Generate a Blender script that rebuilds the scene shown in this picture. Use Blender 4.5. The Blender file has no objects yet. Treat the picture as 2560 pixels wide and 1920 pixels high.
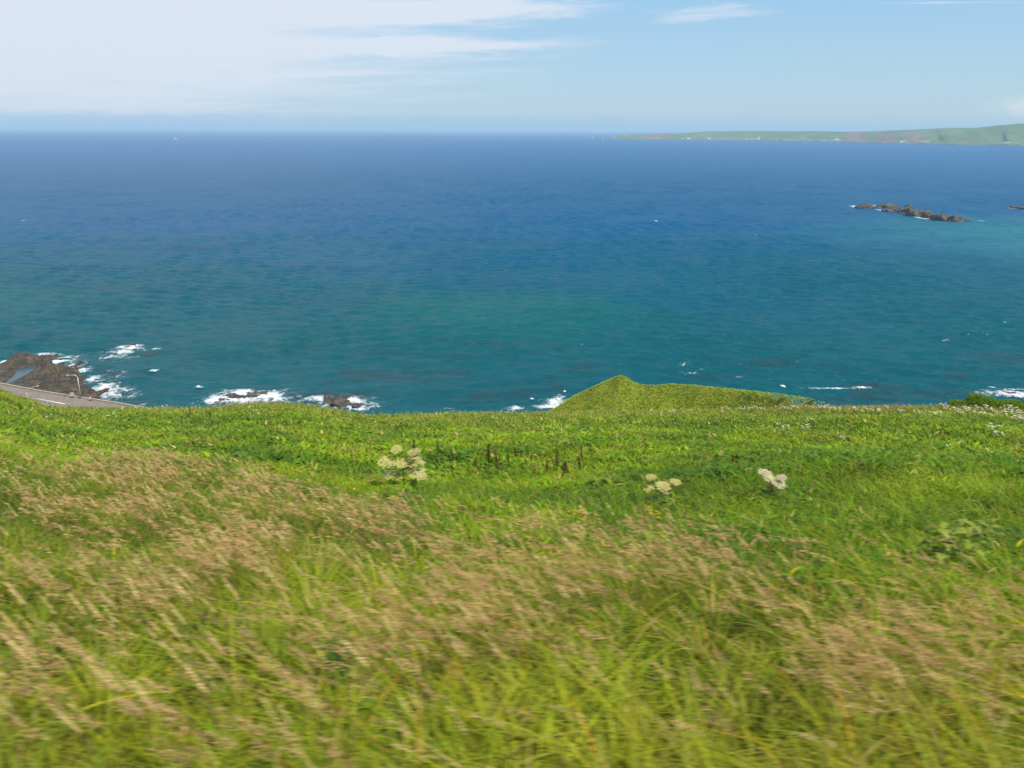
import bpy, math, random
import numpy as np
from mathutils import Vector, Matrix, Euler, noise as mnoise

random.seed(7)
rng = np.random.default_rng(11)
C = bpy.context.scene.collection
scene = bpy.context.scene

# ------------------------------------------------------------------ camera
CAM_H = 75.0
F = 1990.0                       # focal length in pixels of the 2560 wide photograph
PITCH = math.radians(17.75)
ROLL = math.radians(-0.26)
cam_d = bpy.data.cameras.new('camera')
cam = bpy.data.objects.new('camera', cam_d)
C.objects.link(cam)
cam_d.sensor_width = 36.0
cam_d.lens = 36.0 * F / 2560.0
cam_d.clip_start = 0.05
cam_d.clip_end = 300000.0
RM = Matrix.Rotation(math.pi / 2 - PITCH, 3, 'X') @ Matrix.Rotation(-ROLL, 3, 'Z')
cam.matrix_world = Matrix.Translation((0, 0, CAM_H)) @ RM.to_4x4()
scene.camera = cam
cam_d.dof.use_dof = True
cam_d.dof.focus_distance = 260.0
cam_d.dof.aperture_fstop = 3.2
cam_d.dof.aperture_ratio = 0.135
RMn = np.array(RM)


def ray(u, v):
    """direction per metre of forward distance of a photograph pixel: (x/y, drop/y)"""
    d = RMn @ np.array([(u - 1280) / F, (960 - v) / F, -1.0])
    return d[0] / d[1], -d[2] / d[1]


def on_plane(u, v, z):
    a, t = ray(u, v)
    y = (CAM_H - z) / t
    return np.array([a * y, y, z])


def at_y(u, v, y):
    a, t = ray(u, v)
    return np.array([a * y, y, CAM_H - t * y])


# ------------------------------------------------------------------ numpy noise
_perm = rng.random((256, 256))


def vnoise(x, y):
    x = np.asarray(x, float); y = np.asarray(y, float)
    xi = np.floor(x).astype(int); yi = np.floor(y).astype(int)
    fx = x - xi; fy = y - yi
    fx = fx * fx * (3 - 2 * fx); fy = fy * fy * (3 - 2 * fy)
    a = _perm[xi & 255, yi & 255]; b = _perm[(xi + 1) & 255, yi & 255]
    c = _perm[xi & 255, (yi + 1) & 255]; d = _perm[(xi + 1) & 255, (yi + 1) & 255]
    return (a * (1 - fx) + b * fx) * (1 - fy) + (c * (1 - fx) + d * fx) * fy


def fbm(x, y, o=4):
    s = 0; amp = 1; tot = 0
    for k in range(o):
        s = s + amp * vnoise(x * 2 ** k + 17.3 * k, y * 2 ** k + 5.1 * k)
        tot += amp; amp *= 0.5
    return s / tot - 0.5            # about -0.5 .. 0.5


def sstep(a, b, x):
    t = np.clip((np.asarray(x, float) - a) / (b - a), 0, 1)
    return t * t * (3 - 2 * t)


# ------------------------------------------------------------------ terrain
YE = 66.0
GH = 3.2
EDGE_PX = [(-700, 900), (-300, 925), (0, 965), (36, 981), (75, 992), (108, 1006), (160, 1011), (260, 1012), (350, 1012), (450, 1013), (530, 1012), (600, 1004),
           (700, 1000), (760, 1004), (850, 1021), (930, 1031), (1050, 1029), (1200, 1026), (1380, 1024), (1600, 1021), (2000, 1014),
           (2200, 1012), (2400, 1012), (2560, 1019), (3000, 1012), (3600, 1000)]
_ea = np.array([ray(*p)[0] for p in EDGE_PX]); _et = np.array([ray(*p)[1] for p in EDGE_PX])
RIDGE_PX = [(1382, 1022, 119), (1420, 998, 118.5), (1450, 981, 118), (1480, 967, 117.5), (1520, 949, 117), (1545, 939, 116), (1557, 936, 116), (1572, 944, 115.5), (1586, 953, 115), (1602, 959, 114.5),
            (1640, 961.5, 113), (1680, 957, 112), (1740, 961, 109), (1840, 970, 103), (1940, 981, 96), (2020, 991, 89), (2060, 1001, 85), (2090, 1012, 82)]
_r = np.array([at_y(*p) for p in RIDGE_PX]); _r[:, 2] -= 0.25
_rx = np.concatenate(([_r[0, 0] - 25], _r[:, 0], [_r[-1, 0] + 14])); _ry = np.concatenate(([122], _r[:, 1], [78]))
_rz = np.concatenate(([_r[0, 2] - 15], _r[:, 2], [_r[-1, 2] - 6]))


_rx2 = np.arange(_rx[0], _rx[-1], .25); _rzs = np.interp(_rx2, _rx, _rz)
_kk = np.exp(-(np.arange(-40, 41) * .25 / 3.2) ** 2 / 2); _kk /= _kk.sum()
_rzs = np.convolve(np.pad(_rzs, 40, mode='edge'), _kk, mode='valid')


def field_slope(X, Y):
    a = X / np.maximum(Y, 1.5)
    t = np.interp(a, _ea, _et)
    return (t * YE + 0.5 - GH) / YE


def terrain(X, Y):
    X = np.asarray(X, float); Y = np.asarray(Y, float)
    s = field_slope(X, Y)
    ye = YE
    yy = np.clip(Y, 0, None)
    k = 0.018
    t = np.maximum(yy - ye, 0)
    ts = (1.15 - s) / (2 * k)
    tq = np.minimum(t, ts)
    drop = GH + s * np.minimum(yy, ye) + s * tq + k * tq * tq + 1.15 * (t - tq)
    und = fbm(X / 11 + 3, Y / 11, 3) * 0.9 * sstep(3, 16, Y) * (1 - 0.75 * sstep(45, 62, Y))
    z = CAM_H - drop + und
    zr = np.interp(X, _rx, _rz); yr = np.interp(X, _rx, _ry)
    dy = yr - Y
    zb = np.interp(X, _rx2, _rzs); zr = zr + (zb - zr) * sstep(.3, 4.5, dy)
    sp = zr - np.where(dy > 0, 0.42 * dy + 0.010 * dy * dy, -.34 * dy + .045 * dy * dy) + fbm(X / 4 + 9, Y / 4, 3) * 0.7 * sstep(0.5, 5, dy)
    z = np.maximum(z, np.where(X > 60, -50, sp))
    yc = 190 + 5 * fbm(X / 15, X * 0 + 3.3)
    shore = np.where(Y < yc, 3.0, 3.0 - (Y - yc) * 0.9)
    shore = np.maximum(shore + fbm(X / 5, Y / 5) * 1.0 * sstep(-8, 3, Y - yc), -6)
    return np.maximum(z, shore)


def on_field(u, v, h=0.0, ymax=63.0):
    """where the pixel's ray meets the field at height h above ground"""
    a, t = ray(u, v)
    ys = np.linspace(2.0, ymax, 900)
    f = CAM_H - t * ys - (terrain(a * ys, ys) + h)
    i = np.argmax(f < 0) if (f < 0).any() else len(ys) - 1
    y = ys[i]
    return np.array([a * y, y, float(terrain(a * y, y))])


# ------------------------------------------------------------------ object helpers
def tag(o, label=None, cat=None, group=None, kind=None):
    if label: o['label'] = label
    if cat: o['category'] = cat
    if group: o['group'] = group
    if kind: o['kind'] = kind
    return o


def link(o, parent=None):
    C.objects.link(o)
    if parent is not None:
        o.parent = parent
    return o


def thing(name, loc, label, cat, group=None, rz=0.0):
    o = bpy.data.objects.new(name, None)
    o.empty_display_size = 0.3
    o.location = loc; o.rotation_euler = (0, 0, rz)
    link(o)
    return tag(o, label, cat, group)


def mesh_np(name, V, Q, mat, col=None, smooth=False, parent=None, extra=None):
    V = np.ascontiguousarray(V, np.float32).reshape(-1, 3)
    Q = np.ascontiguousarray(Q, np.int32)
    k = Q.shape[1]
    me = bpy.data.meshes.new(name)
    me.vertices.add(len(V)); me.vertices.foreach_set('co', V.ravel())
    me.loops.add(Q.size); me.loops.foreach_set('vertex_index', Q.ravel())
    me.polygons.add(len(Q)); me.polygons.foreach_set('loop_start', np.arange(0, Q.size, k, dtype=np.int32))
    if smooth:
        me.polygons.foreach_set('use_smooth', np.ones(len(Q), bool))
    me.update(calc_edges=True)
    if col is not None:
        at = me.attributes.new('tint', 'FLOAT_COLOR', 'POINT')
        cc = np.ones((len(V), 4), np.float32); cc[:, :3] = np.asarray(col, np.float32).reshape(-1, 3)
        at.data.foreach_set('color', cc.ravel())
    if extra is not None:
        at = me.attributes.new('cover', 'FLOAT', 'POINT')
        at.data.foreach_set('value', np.ascontiguousarray(extra, np.float32).ravel())
    me.materials.append(mat)
    me.validate()
    o = bpy.data.objects.new(name, me)
    return link(o, parent)


class MB:
    """collects simple solids into one mesh"""
    def __init__(self): self.v = []; self.f = []
    def tube(self, pts, r, n=8, cap=True):
        pts = [Vector(p) for p in pts]
        rs = r if isinstance(r, (list, tuple)) else [r] * len(pts)
        base = len(self.v)
        for i, p in enumerate(pts):
            d = (pts[min(i + 1, len(pts) - 1)] - pts[max(i - 1, 0)]).normalized()
            u = d.orthogonal().normalized() if abs(d.x) > .9 or abs(d.z) < .99 else Vector((1, 0, 0))
            u = (Vector((0, 1, 0)) - d * d.y)
            if u.length < 0.05: u = Vector((1, 0, 0)) - d * d.x
            u.normalize(); w = d.cross(u)
            for k in range(n):
                a = 2 * math.pi * k / n
                self.v.append(p + (u * math.cos(a) + w * math.sin(a)) * rs[i])
        for i in range(len(pts) - 1):
            for k in range(n):
                a = base + i * n + k; b = base + i * n + (k + 1) % n
                self.f.append((a, b, b + n, a + n))
        if cap:
            self.f.append(tuple(base + k for k in range(n))[::-1])
            self.f.append(tuple(base + (len(pts) - 1) * n + k for k in range(n)))
        return self
    def box(self, c, s, rz=0.0, taper=1.0):
        base = len(self.v); m = Matrix.Rotation(rz, 3, 'Z')
        for sz in (-1, 1):
            for sx, sy in ((-1, -1), (1, -1), (1, 1), (-1, 1)):
                q = taper if sz > 0 else 1
                self.v.append(Vector(c) + m @ Vector((sx * s[0] / 2 * q, sy * s[1] / 2 * q, sz * s[2] / 2)))
        for f in ((3, 2, 1, 0), (4, 5, 6, 7), (0, 1, 5, 4), (1, 2, 6, 5), (2, 3, 7, 6), (3, 0, 4, 7)):
            self.f.append(tuple(base + i for i in f))
        return self
    def prism(self, c, s, rz=0.0):
        """gabled roof, ridge along local x, base at c"""
        base = len(self.v); m = Matrix.Rotation(rz, 3, 'Z')
        x, y, z = s[0] / 2, s[1] / 2, s[2]
        for p in ((-x, -y, 0), (x, -y, 0), (x, y, 0), (-x, y, 0), (-x, 0, z), (x, 0, z)):
            self.v.append(Vector(c) + m @ Vector(p))
        for f in ((3, 2, 1, 0), (0, 1, 5, 4), (2, 3, 4, 5), (1, 2, 5), (3, 0, 4)):
            self.f.append(tuple(base + i for i in f))
        return self
    def quadstrip(self, a, b):
        base = len(self.v)
        for p, q in zip(a, b): self.v += [Vector(p), Vector(q)]
        for i in range(len(a) - 1):
            j = base + 2 * i
            self.f.append((j, j + 2, j + 3, j + 1))
        return self
    def build(self, name, mat, parent=None, smooth=False):
        me = bpy.data.meshes.new(name)
        me.from_pydata([tuple(v) for v in self.v], [], self.f)
        if smooth: me.polygons.foreach_set('use_smooth', [True] * len(me.polygons))
        me.update(); me.materials.append(mat)
        return link(bpy.data.objects.new(name, me), parent)


# ------------------------------------------------------------------ materials
class NT:
    def __init__(self, tree):
        self.t = tree; self.n = tree.nodes; self.l = tree.links
    def new(self, typ, **kw):
        nd = self.n.new(typ)
        for k, v in kw.items():
            if k.startswith('i_'):
                nd.inputs[int(k[2:])].default_value = v
            else:
                setattr(nd, k, v)
        return nd
    def put(self, sock, v):
        if v is None: return
        if hasattr(v, 'links'): self.l.new(v, sock)
        else: sock.default_value = v
    def math(self, op, a, b=None, c=None, clamp=False):
        nd = self.new('ShaderNodeMath', operation=op, use_clamp=clamp)
        self.put(nd.inputs[0], a); self.put(nd.inputs[1], b)
        if c is not None: self.put(nd.inputs[2], c)
        return nd.outputs[0]
    def mapr(self, v, a, b, c=0.0, d=1.0, smooth=True):
        nd = self.new('ShaderNodeMapRange', interpolation_type='SMOOTHSTEP' if smooth else 'LINEAR')
        self.put(nd.inputs[0], v)
        for i, q in enumerate((a, b, c, d)): self.put(nd.inputs[1 + i], q)
        return nd.outputs[0]
    def mix(self, f, a, b, typ='MIX'):
        nd = self.new('ShaderNodeMix', data_type='RGBA', blend_type=typ)
        self.put(nd.inputs[0], f)
        self.put(nd.inputs[6], a if hasattr(a, 'links') else (*a, 1))
        self.put(nd.inputs[7], b if hasattr(b, 'links') else (*b, 1))
        return nd.outputs[2]
    def noise(self, vec, scale, detail=3.0, rough=0.5, dist=0.0, dim='3D'):
        nd = self.new('ShaderNodeTexNoise', noise_dimensions=dim)
        self.put(nd.inputs['Vector'], vec); nd.inputs['Scale'].default_value = scale
        nd.inputs['Detail'].default_value = detail; nd.inputs['Roughness'].default_value = rough
        nd.inputs['Distortion'].default_value = dist
        return nd.outputs[0]
    def mapping(self, vec, loc=(0, 0, 0), rot=(0, 0, 0), sc=(1, 1, 1)):
        nd = self.new('ShaderNodeMapping')
        self.put(nd.inputs[0], vec)
        nd.inputs[1].default_value = loc; nd.inputs[2].default_value = rot; nd.inputs[3].default_value = sc
        return nd.outputs[0]
    def sep(self, vec):
        nd = self.new('ShaderNodeSeparateXYZ'); self.put(nd.inputs[0], vec); return nd.outputs
    def comb(self, x, y, z=0.0):
        nd = self.new('ShaderNodeCombineXYZ')
        for i, q in enumerate((x, y, z)): self.put(nd.inputs[i], q)
        return nd.outputs[0]


def new_mat(name):
    m = bpy.data.materials.new(name); m.use_nodes = True
    t = NT(m.node_tree)
    bs = m.node_tree.nodes['Principled BSDF']; out = m.node_tree.nodes['Material Output']
    return m, t, bs, out


def surf(name, a, b=None, scale=3.0, rough=0.7, bump=0.0, metallic=0.0, spec=0.5, detail=5.0):
    m, t, bs, out = new_mat(name)
    geo = t.new('ShaderNodeNewGeometry')
    n = t.noise(geo.outputs['Position'], scale, detail, 0.6)
    f = t.mapr(n, 0.35, 0.65)
    t.put(bs.inputs['Base Color'], t.mix(f, a, b if b else tuple(c * 0.8 for c in a)))
    bs.inputs['Roughness'].default_value = rough; bs.inputs['Metallic'].default_value = metallic
    bs.inputs['Specular IOR Level'].default_value = spec
    if bump:
        bp = t.new('ShaderNodeBump'); bp.inputs['Strength'].default_value = bump; bp.inputs['Distance'].default_value = 0.3
        t.put(bp.inputs['Height'], n); t.put(bs.inputs['Normal'], bp.outputs[0])
    return m


def leaf_mat(name, transl=0.4, rough=0.45, spec=0.35, gain=1.0):
    """colour comes from each blade's own tint"""
    m, t, bs, out = new_mat(name)
    at = t.new('ShaderNodeAttribute', attribute_name='tint')
    col = at.outputs['Color']
    t.put(bs.inputs['Base Color'], col)
    bs.inputs['Roughness'].default_value = rough; bs.inputs['Specular IOR Level'].default_value = spec
    tr = t.new('ShaderNodeBsdfTranslucent')
    hs = t.mix(1.0, col, (1.15, 1.15, 0.45), 'MULTIPLY')
    t.put(tr.inputs[0], hs)
    mx = t.new('ShaderNodeMixShader'); mx.inputs[0].default_value = transl
    t.l.new(bs.outputs[0], mx.inputs[1]); t.l.new(tr.outputs[0], mx.inputs[2]); t.l.new(mx.outputs[0], out.inputs[0])
    return m


def ground_mat():
    m, t, bs, out = new_mat('meadow_soil_and_turf')
    geo = t.new('ShaderNodeNewGeometry'); pos = geo.outputs['Position']
    n1 = t.noise(pos, 0.5, 6, 0.6); n2 = t.noise(pos, 5.0, 4, 0.6)
    g = t.mix(t.mapr(n1, .35, .65), (0.16, 0.22, 0.014), (0.23, 0.27, 0.024))
    g = t.mix(t.mapr(n2, .45, .7, 0, .6), g, (0.06, 0.075, 0.015))
    xyz = t.sep(pos); z = xyz[2]
    g = t.mix(t.mapr(xyz[1], 84.0, 72.0), g, t.mix(t.mapr(n1, .35, .65), (0.030, 0.042, 0.008), (0.060, 0.070, 0.014)))
    rock = t.mix(t.mapr(n2, .3, .7), (0.10, 0.085, 0.06), (0.17, 0.15, 0.11))
    col = t.mix(t.mapr(t.math('ADD', z, t.math('MULTIPLY', n1, 4.0)), 8.0, 5.0), g, rock)
    t.put(bs.inputs['Base Color'], col); bs.inputs['Roughness'].default_value = 0.9
    bp = t.new('ShaderNodeBump'); bp.inputs['Strength'].default_value = .7; bp.inputs['Distance'].default_value = .25
    t.put(bp.inputs['Height'], n2); t.put(bs.inputs['Normal'], bp.outputs[0])
    return m


def sea_mat():
    m, t, bs, out = new_mat('sea_water')
    geo = t.new('ShaderNodeNewGeometry'); pos = geo.outputs['Position']
    x, y, z = t.sep(pos)
    flat = t.comb(x, y, 0.0)
    big = t.noise(t.mapping(flat, sc=(0.55, 1, 1)), 0.004, 4, 0.55)
    mid = t.noise(t.mapping(flat, sc=(0.5, 1, 1)), 0.016, 4, 0.6)
    # depth: shallow teal near the shore, deep blue far out
    r = t.math('ADD', y, t.math('MULTIPLY', t.math('SUBTRACT', big, 0.5), 520.0))
    deep = t.mapr(r, 240.0, 720.0)
    col = t.mix(deep, SEA_NEAR, SEA_MID)
    col = t.mix(t.mapr(r, 700.0, 3000.0), col, SEA_FAR)
    # pale sandy shallows to the right, on both sides of the offshore reef
    dx = t.math('DIVIDE', t.math('SUBTRACT', x, 420.0), 190.0)
    dy = t.math('DIVIDE', t.math('SUBTRACT', y, 610.0), 170.0)
    rr = t.math('SQRT', t.math('ADD', t.math('MULTIPLY', dx, dx), t.math('MULTIPLY', dy, dy)))
    rr = t.math('ADD', rr, t.math('MULTIPLY', t.math('SUBTRACT', mid, 0.5), 1.3))
    col = t.mix(t.mapr(rr, 1.25, 0.2, 0, 0.85), col, SEA_SHALLOW)
    # green shallow in the middle
    dx = t.math('DIVIDE', t.math('SUBTRACT', x, 5.0), 75.0)
    dy = t.math('DIVIDE', t.math('SUBTRACT', y, 335.0), 60.0)
    rr = t.math('SQRT', t.math('ADD', t.math('MULTIPLY', dx, dx), t.math('MULTIPLY', dy, dy)))
    rr = t.math('ADD', rr, t.math('MULTIPLY', t.math('SUBTRACT', mid, 0.5), 1.6))
    col = t.mix(t.mapr(rr, 1.3, 0.2, 0, 0.6), col, SEA_GREEN)
    dx = t.math('DIVIDE', t.math('ADD', x, 250.0), 60.0)
    dy = t.math('DIVIDE', t.math('SUBTRACT', y, 355.0), 35.0)
    rr = t.math('SQRT', t.math('ADD', t.math('MULTIPLY', dx, dx), t.math('MULTIPLY', dy, dy)))
    rr = t.math('ADD', rr, t.math('MULTIPLY', t.math('SUBTRACT', mid, 0.5), 1.6))
    col = t.mix(t.mapr(rr, 1.3, 0.2, 0, 0.5), col, SEA_GREEN)
    # seaweed and reef showing through the shallows by the shore
    weed = t.noise(t.mapping(flat, sc=(0.5, 1, 1)), 0.055, 5, 0.6, 0.6)
    wm = t.math('MULTIPLY', t.mapr(weed, 0.53, 0.66), t.mapr(t.math('ADD', y, t.math('MULTIPLY', mid, 60.0)), 345.0, 255.0))
    col = t.mix(t.math('MULTIPLY', wm, 0.55), col, (0.022, 0.030, 0.038))
    # ruffled water: shading of the waves painted into the colour as darker streaks
    w0 = t.noise(t.mapping(flat, rot=(0, 0, .08), sc=(0.38, 1, 1)), 0.16, 4, 0.65)
    col = t.mix(t.mapr(w0, 0.46, 0.66, 0, 0.25), col, t.mix(1.0, col, (0.40, 0.55, 0.62), 'MULTIPLY'))
    w1 = t.noise(t.mapping(flat, rot=(0, 0, -.05), sc=(0.30, 1, 1)), 0.035, 5, 0.65)
    col = t.mix(t.mapr(w1, 0.45, 0.68, 0, 0.35), col, t.mix(1.0, col, (0.55, 0.68, 0.74), 'MULTIPLY'))
    t.put(bs.inputs['Base Color'], col)
    bs.inputs['Roughness'].default_value = 0.9
    bs.inputs['Specular IOR Level'].default_value = 0.0
    a = t.noise(t.mapping(flat, rot=(0, 0, .10), sc=(0.42, 1, 1)), 0.055, 3, 0.5)
    b = t.noise(t.mapping(flat, rot=(0, 0, -.12), sc=(0.5, 1, 1)), 0.22, 4, 0.6)
    c = t.noise(t.mapping(flat, rot=(0, 0, .25), sc=(0.6, 1, 1)), 1.1, 3, 0.6)
    h = t.math('ADD', t.math('MULTIPLY', a, 0.6), t.math('MULTIPLY', b, 1.2))
    h = t.math('ADD', h, t.math('MULTIPLY', c, 0.35))
    bp = t.new('ShaderNodeBump'); bp.inputs['Strength'].default_value = SEA_BUMP; bp.inputs['Distance'].default_value = 1.0
    t.put(bp.inputs['Height'], h); t.put(bs.inputs['Normal'], bp.outputs[0])
    # mirror of the sky: averaged over the wave slopes it never nears total reflection
    lw = t.new('ShaderNodeLayerWeight'); lw.inputs[0].default_value = 0.5; t.put(lw.inputs['Normal'], bp.outputs[0])
    gl = t.new('ShaderNodeBsdfGlossy'); gl.inputs['Roughness'].default_value = 0.18; t.put(gl.inputs['Normal'], bp.outputs[0])
    fr = t.math('ADD', 0.02, t.math('MULTIPLY', t.math('POWER', lw.outputs['Facing'], 4.5), SEA_SPEC))
    mx = t.new('ShaderNodeMixShader'); t.put(mx.inputs[0], fr)
    t.l.new(bs.outputs[0], mx.inputs[1]); t.l.new(gl.outputs[0], mx.inputs[2]); t.l.new(mx.outputs[0], out.inputs[0])
    return m


SEA_NEAR = (0.001, 0.068, 0.086)
SEA_MID = (0.002, 0.070, 0.165)
SEA_FAR = (0.001, 0.082, 0.225)
SEA_SHALLOW = (0.016, 0.130, 0.165)
SEA_GREEN = (0.004, 0.092, 0.090)
SEA_SPEC = 0.28
SEA_BUMP = 0.8


def foam_mat():
    m, t, bs, out = new_mat('sea_foam')
    geo = t.new('ShaderNodeNewGeometry'); pos = geo.outputs['Position']
    at = t.new('ShaderNodeAttribute', attribute_name='cover')
    n = t.noise(t.mapping(pos, sc=(.8, .55, 1)), 0.50, 9, 0.72, 1.2)
    n = t.math('MULTIPLY', t.math('SUBTRACT', n, 0.5), 2.6)
    al = t.mapr(t.math('ADD', n, at.outputs['Fac']), 0.16, 1.15, 0, .95)
    bs.inputs['Base Color'].default_value = (0.80, 0.84, 0.86, 1)
    bs.inputs['Roughness'].default_value = 0.8
    tr = t.new('ShaderNodeBsdfTransparent')
    mx = t.new('ShaderNodeMixShader')
    t.put(mx.inputs[0], al)
    t.l.new(tr.outputs[0], mx.inputs[1]); t.l.new(bs.outputs[0], mx.inputs[2]); t.l.new(mx.outputs[0], out.inputs[0])
    return m


def rock_mat(name, dark, light, scale=0.5):
    m, t, bs, out = new_mat(name)
    geo = t.new('ShaderNodeNewGeometry'); pos = geo.outputs['Position']
    n = t.noise(pos, scale, 8, 0.65); n2 = t.noise(pos, scale * 5, 6, 0.65)
    col = t.mix(t.mapr(n, .38, .62), dark, light)
    col = t.mix(t.mapr(n2, .47, .62, 0, .85), col, tuple(c * .35 for c in dark))
    z = t.sep(pos)[2]
    col = t.mix(t.mapr(t.math('ADD', z, t.math('MULTIPLY', n2, .8)), .9, .3, 0, .8), col, (.018, .016, .013))
    t.put(bs.inputs['Base Color'], col); bs.inputs['Roughness'].default_value = .75
    bp = t.new('ShaderNodeBump'); bp.inputs['Strength'].default_value = .9; bp.inputs['Distance'].default_value = .5
    t.put(bp.inputs['Height'], n2); t.put(bs.inputs['Normal'], bp.outputs[0])
    return m


def headland_mat():
    m, t, bs, out = new_mat('headland_pasture_and_cliff')
    geo = t.new('ShaderNodeNewGeometry'); pos = geo.outputs['Position']
    n = t.noise(pos, 0.004, 5, 0.6); n2 = t.noise(pos, 0.02, 5, 0.6)
    g = t.mix(t.mapr(n, .4, .6), (0.060, 0.115, 0.035), (0.095, 0.155, 0.050))
    g = t.mix(t.mapr(n2, .5, .68, 0, .7), g, (0.035, 0.075, 0.020))
    at = t.new('ShaderNodeAttribute', attribute_name='cover')
    bare = t.mapr(t.math('ADD', at.outputs['Fac'], t.math('MULTIPLY', t.math('SUBTRACT', n2, .5), 1.1)), .42, .62)
    r = t.mix(t.mapr(n2, .4, .6), (0.19, 0.115, 0.085), (0.095, 0.080, 0.060))
    t.put(bs.inputs['Base Color'], t.mix(bare, g, r))
    bs.inputs['Roughness'].default_value = .95
    return m


M = {
    'grass': leaf_mat('grass_blades', 0.38, 0.5, 0.15),
    'plume': leaf_mat('seed_plumes', 0.42, 0.8, 0.05),
    'leaf': leaf_mat('broad_leaves', 0.35),
    'flower': leaf_mat('flower_florets', 0.3, 0.8, 0.1),
    'ground': ground_mat(),
    'sea': sea_mat(),
    'foam': foam_mat(),
    'rock': rock_mat('brown_shore_rock', (0.030, 0.024, 0.016), (0.092, 0.071, 0.042), .35),
    'reef': rock_mat('dark_reef_rock', (0.030, 0.028, 0.026), (0.090, 0.076, 0.060), .25),
    'headland': headland_mat(),
    'asphalt': surf('asphalt', (0.15, 0.125, 0.105), (0.19, 0.16, 0.135), .8, .9),
    'concrete': surf('weathered_concrete', (0.38, 0.34, 0.28), (0.30, 0.26, 0.21), 1.5, .85),
    'paint': surf('white_road_paint', (0.75, 0.74, 0.70), (0.62, 0.6, 0.56), 3, .7),
    'galv': surf('galvanised_steel', (0.45, 0.43, 0.40), (0.36, 0.34, 0.32), 4, .5, metallic=.3),
    'lampglass': surf('lamp_cover', (0.62, 0.52, 0.50), (0.55, 0.45, 0.43), 4, .3),
    'white': surf('white_render', (0.60, 0.59, 0.56), (0.50, 0.49, 0.46), .3, .7),
    'cream': surf('cream_render', (0.62, 0.58, 0.48), (0.55, 0.5, 0.42), .3, .7),
    'roofred': surf('faded_red_roof', (0.34, 0.15, 0.11), (0.27, 0.12, 0.09), .3, .7),
    'roofgrey': surf('grey_roof', (0.33, 0.34, 0.36), (0.26, 0.27, 0.29), .3, .7),
    'stem': surf('purple_brown_stem', (0.075, 0.040, 0.030), (0.10, 0.07, 0.04), 30, .6),
    'greenstem': surf('green_stem', (0.10, 0.15, 0.03), (0.13, 0.16, 0.05), 30, .6),
    'straw': surf('straw_stem', (0.30, 0.22, 0.09), (0.24, 0.2, 0.07), 30, .6),
    'pool': surf('tide_pool_water', (0.02, 0.060, 0.080), (0.03, 0.070, 0.090), .5, .2, spec=.2),
}

# ------------------------------------------------------------------ terrain mesh
xs = np.concatenate((np.arange(-700, -220, 12.0), np.arange(-220, 220, 1.0), np.arange(220, 701, 12.0)))
yv = np.concatenate((np.arange(-300, -20, 14.0), np.arange(-20, 240, 1.0), np.arange(240, 301, 12.0)))
GX, GY = np.meshgrid(xs, yv, indexing='xy')
GZ = terrain(GX, GY)
nx, ny = len(xs), len(yv)
idx = np.arange(nx * ny).reshape(ny, nx)
Q = np.stack([idx[:-1, :-1], idx[:-1, 1:], idx[1:, 1:], idx[1:, :-1]], -1).reshape(-1, 4)
o = mesh_np('ground', np.stack([GX, GY, GZ], -1), Q, M['ground'], smooth=True)
tag(o, 'grassy slope falling to the sea cliff', 'ground', kind='structure')

# ------------------------------------------------------------------ sea
R = 95000.0
_thw = np.linspace(-math.radians(48), math.radians(48), 1000)
_rw = np.concatenate((150 * (5000 / 150) ** np.linspace(0, 1, 1150), 5000 * (R / 5000) ** (np.linspace(0, 1, 60)[1:])))
TH, RR = np.meshgrid(_thw, _rw)
WX = RR * np.sin(TH); WY = RR * np.cos(TH); WZ = np.zeros_like(WX)
wr = np.random.default_rng(5)
step = RR * np.maximum(math.log(5000 / 150) / 1150, (2 * math.radians(48)) / 1000)
for _ in range(56):
    lam = 2.3 * (13 / 2.3) ** wr.random()
    an = wr.normal(0, .42) + .10
    kx, ky = math.sin(an) * 2 * math.pi / lam, math.cos(an) * 2 * math.pi / lam
    amp = .050 * lam / (2 * math.pi)
    WZ += amp * np.sin(kx * WX + ky * WY + wr.random() * 6.283) * sstep(.75, .30, step / lam)
gust = .65 + .7 * sstep(.35, .65, fbm(WX / 60, WY / 60, 3) + .5)
WZ *= gust * sstep(150, 175, RR) * sstep(math.radians(48), math.radians(45), np.abs(TH))
_n0 = WX.size; _id = np.arange(_n0).reshape(WX.shape)
WQ = np.stack([_id[:-1, :-1], _id[:-1, 1:], _id[1:, 1:], _id[1:, :-1]], -1).reshape(-1, 4)[:, ::-1]
_t2 = np.linspace(math.radians(48), math.radians(312), 60)
ring = np.concatenate([np.stack([r_ * np.sin(_t2), r_ * np.cos(_t2), 0 * _t2], 1) for r_ in (150., R)])
RQ = np.array([(_n0 + i, _n0 + 60 + i, _n0 + 61 + i, _n0 + i + 1) for i in range(59)])[:, ::-1]
o = mesh_np('sea', np.concatenate((np.stack([WX, WY, WZ], -1).reshape(-1, 3), ring)), np.concatenate((WQ, RQ)), M['sea'], smooth=True)
tag(o, 'blue green sea reaching to the horizon', 'sea', kind='structure')

# ------------------------------------------------------------------ haze
mb = MB().box((0, 0, 90.0), (2 * R - 200, 2 * R - 200, 186.0))
hm = bpy.data.materials.new('sea_haze'); hm.use_nodes = True
ht = NT(hm.node_tree)
for nd in list(hm.node_tree.nodes): hm.node_tree.nodes.remove(nd)
ho = ht.new('ShaderNodeOutputMaterial')
pv = ht.new('ShaderNodeVolumePrincipled')
pv.inputs['Color'].default_value = (0.50, 0.69, 0.80, 1)
pv.inputs['Density'].default_value = 8.0e-5
pv.inputs['Anisotropy'].default_value = 0.0
ht.l.new(pv.outputs[0], ho.inputs['Volume'])
o = mb.build('haze', hm); tag(o, 'pale sea haze over the water', 'haze', kind='stuff')

# ------------------------------------------------------------------ grass
WIND = np.array([-0.8, 0.25])


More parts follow.
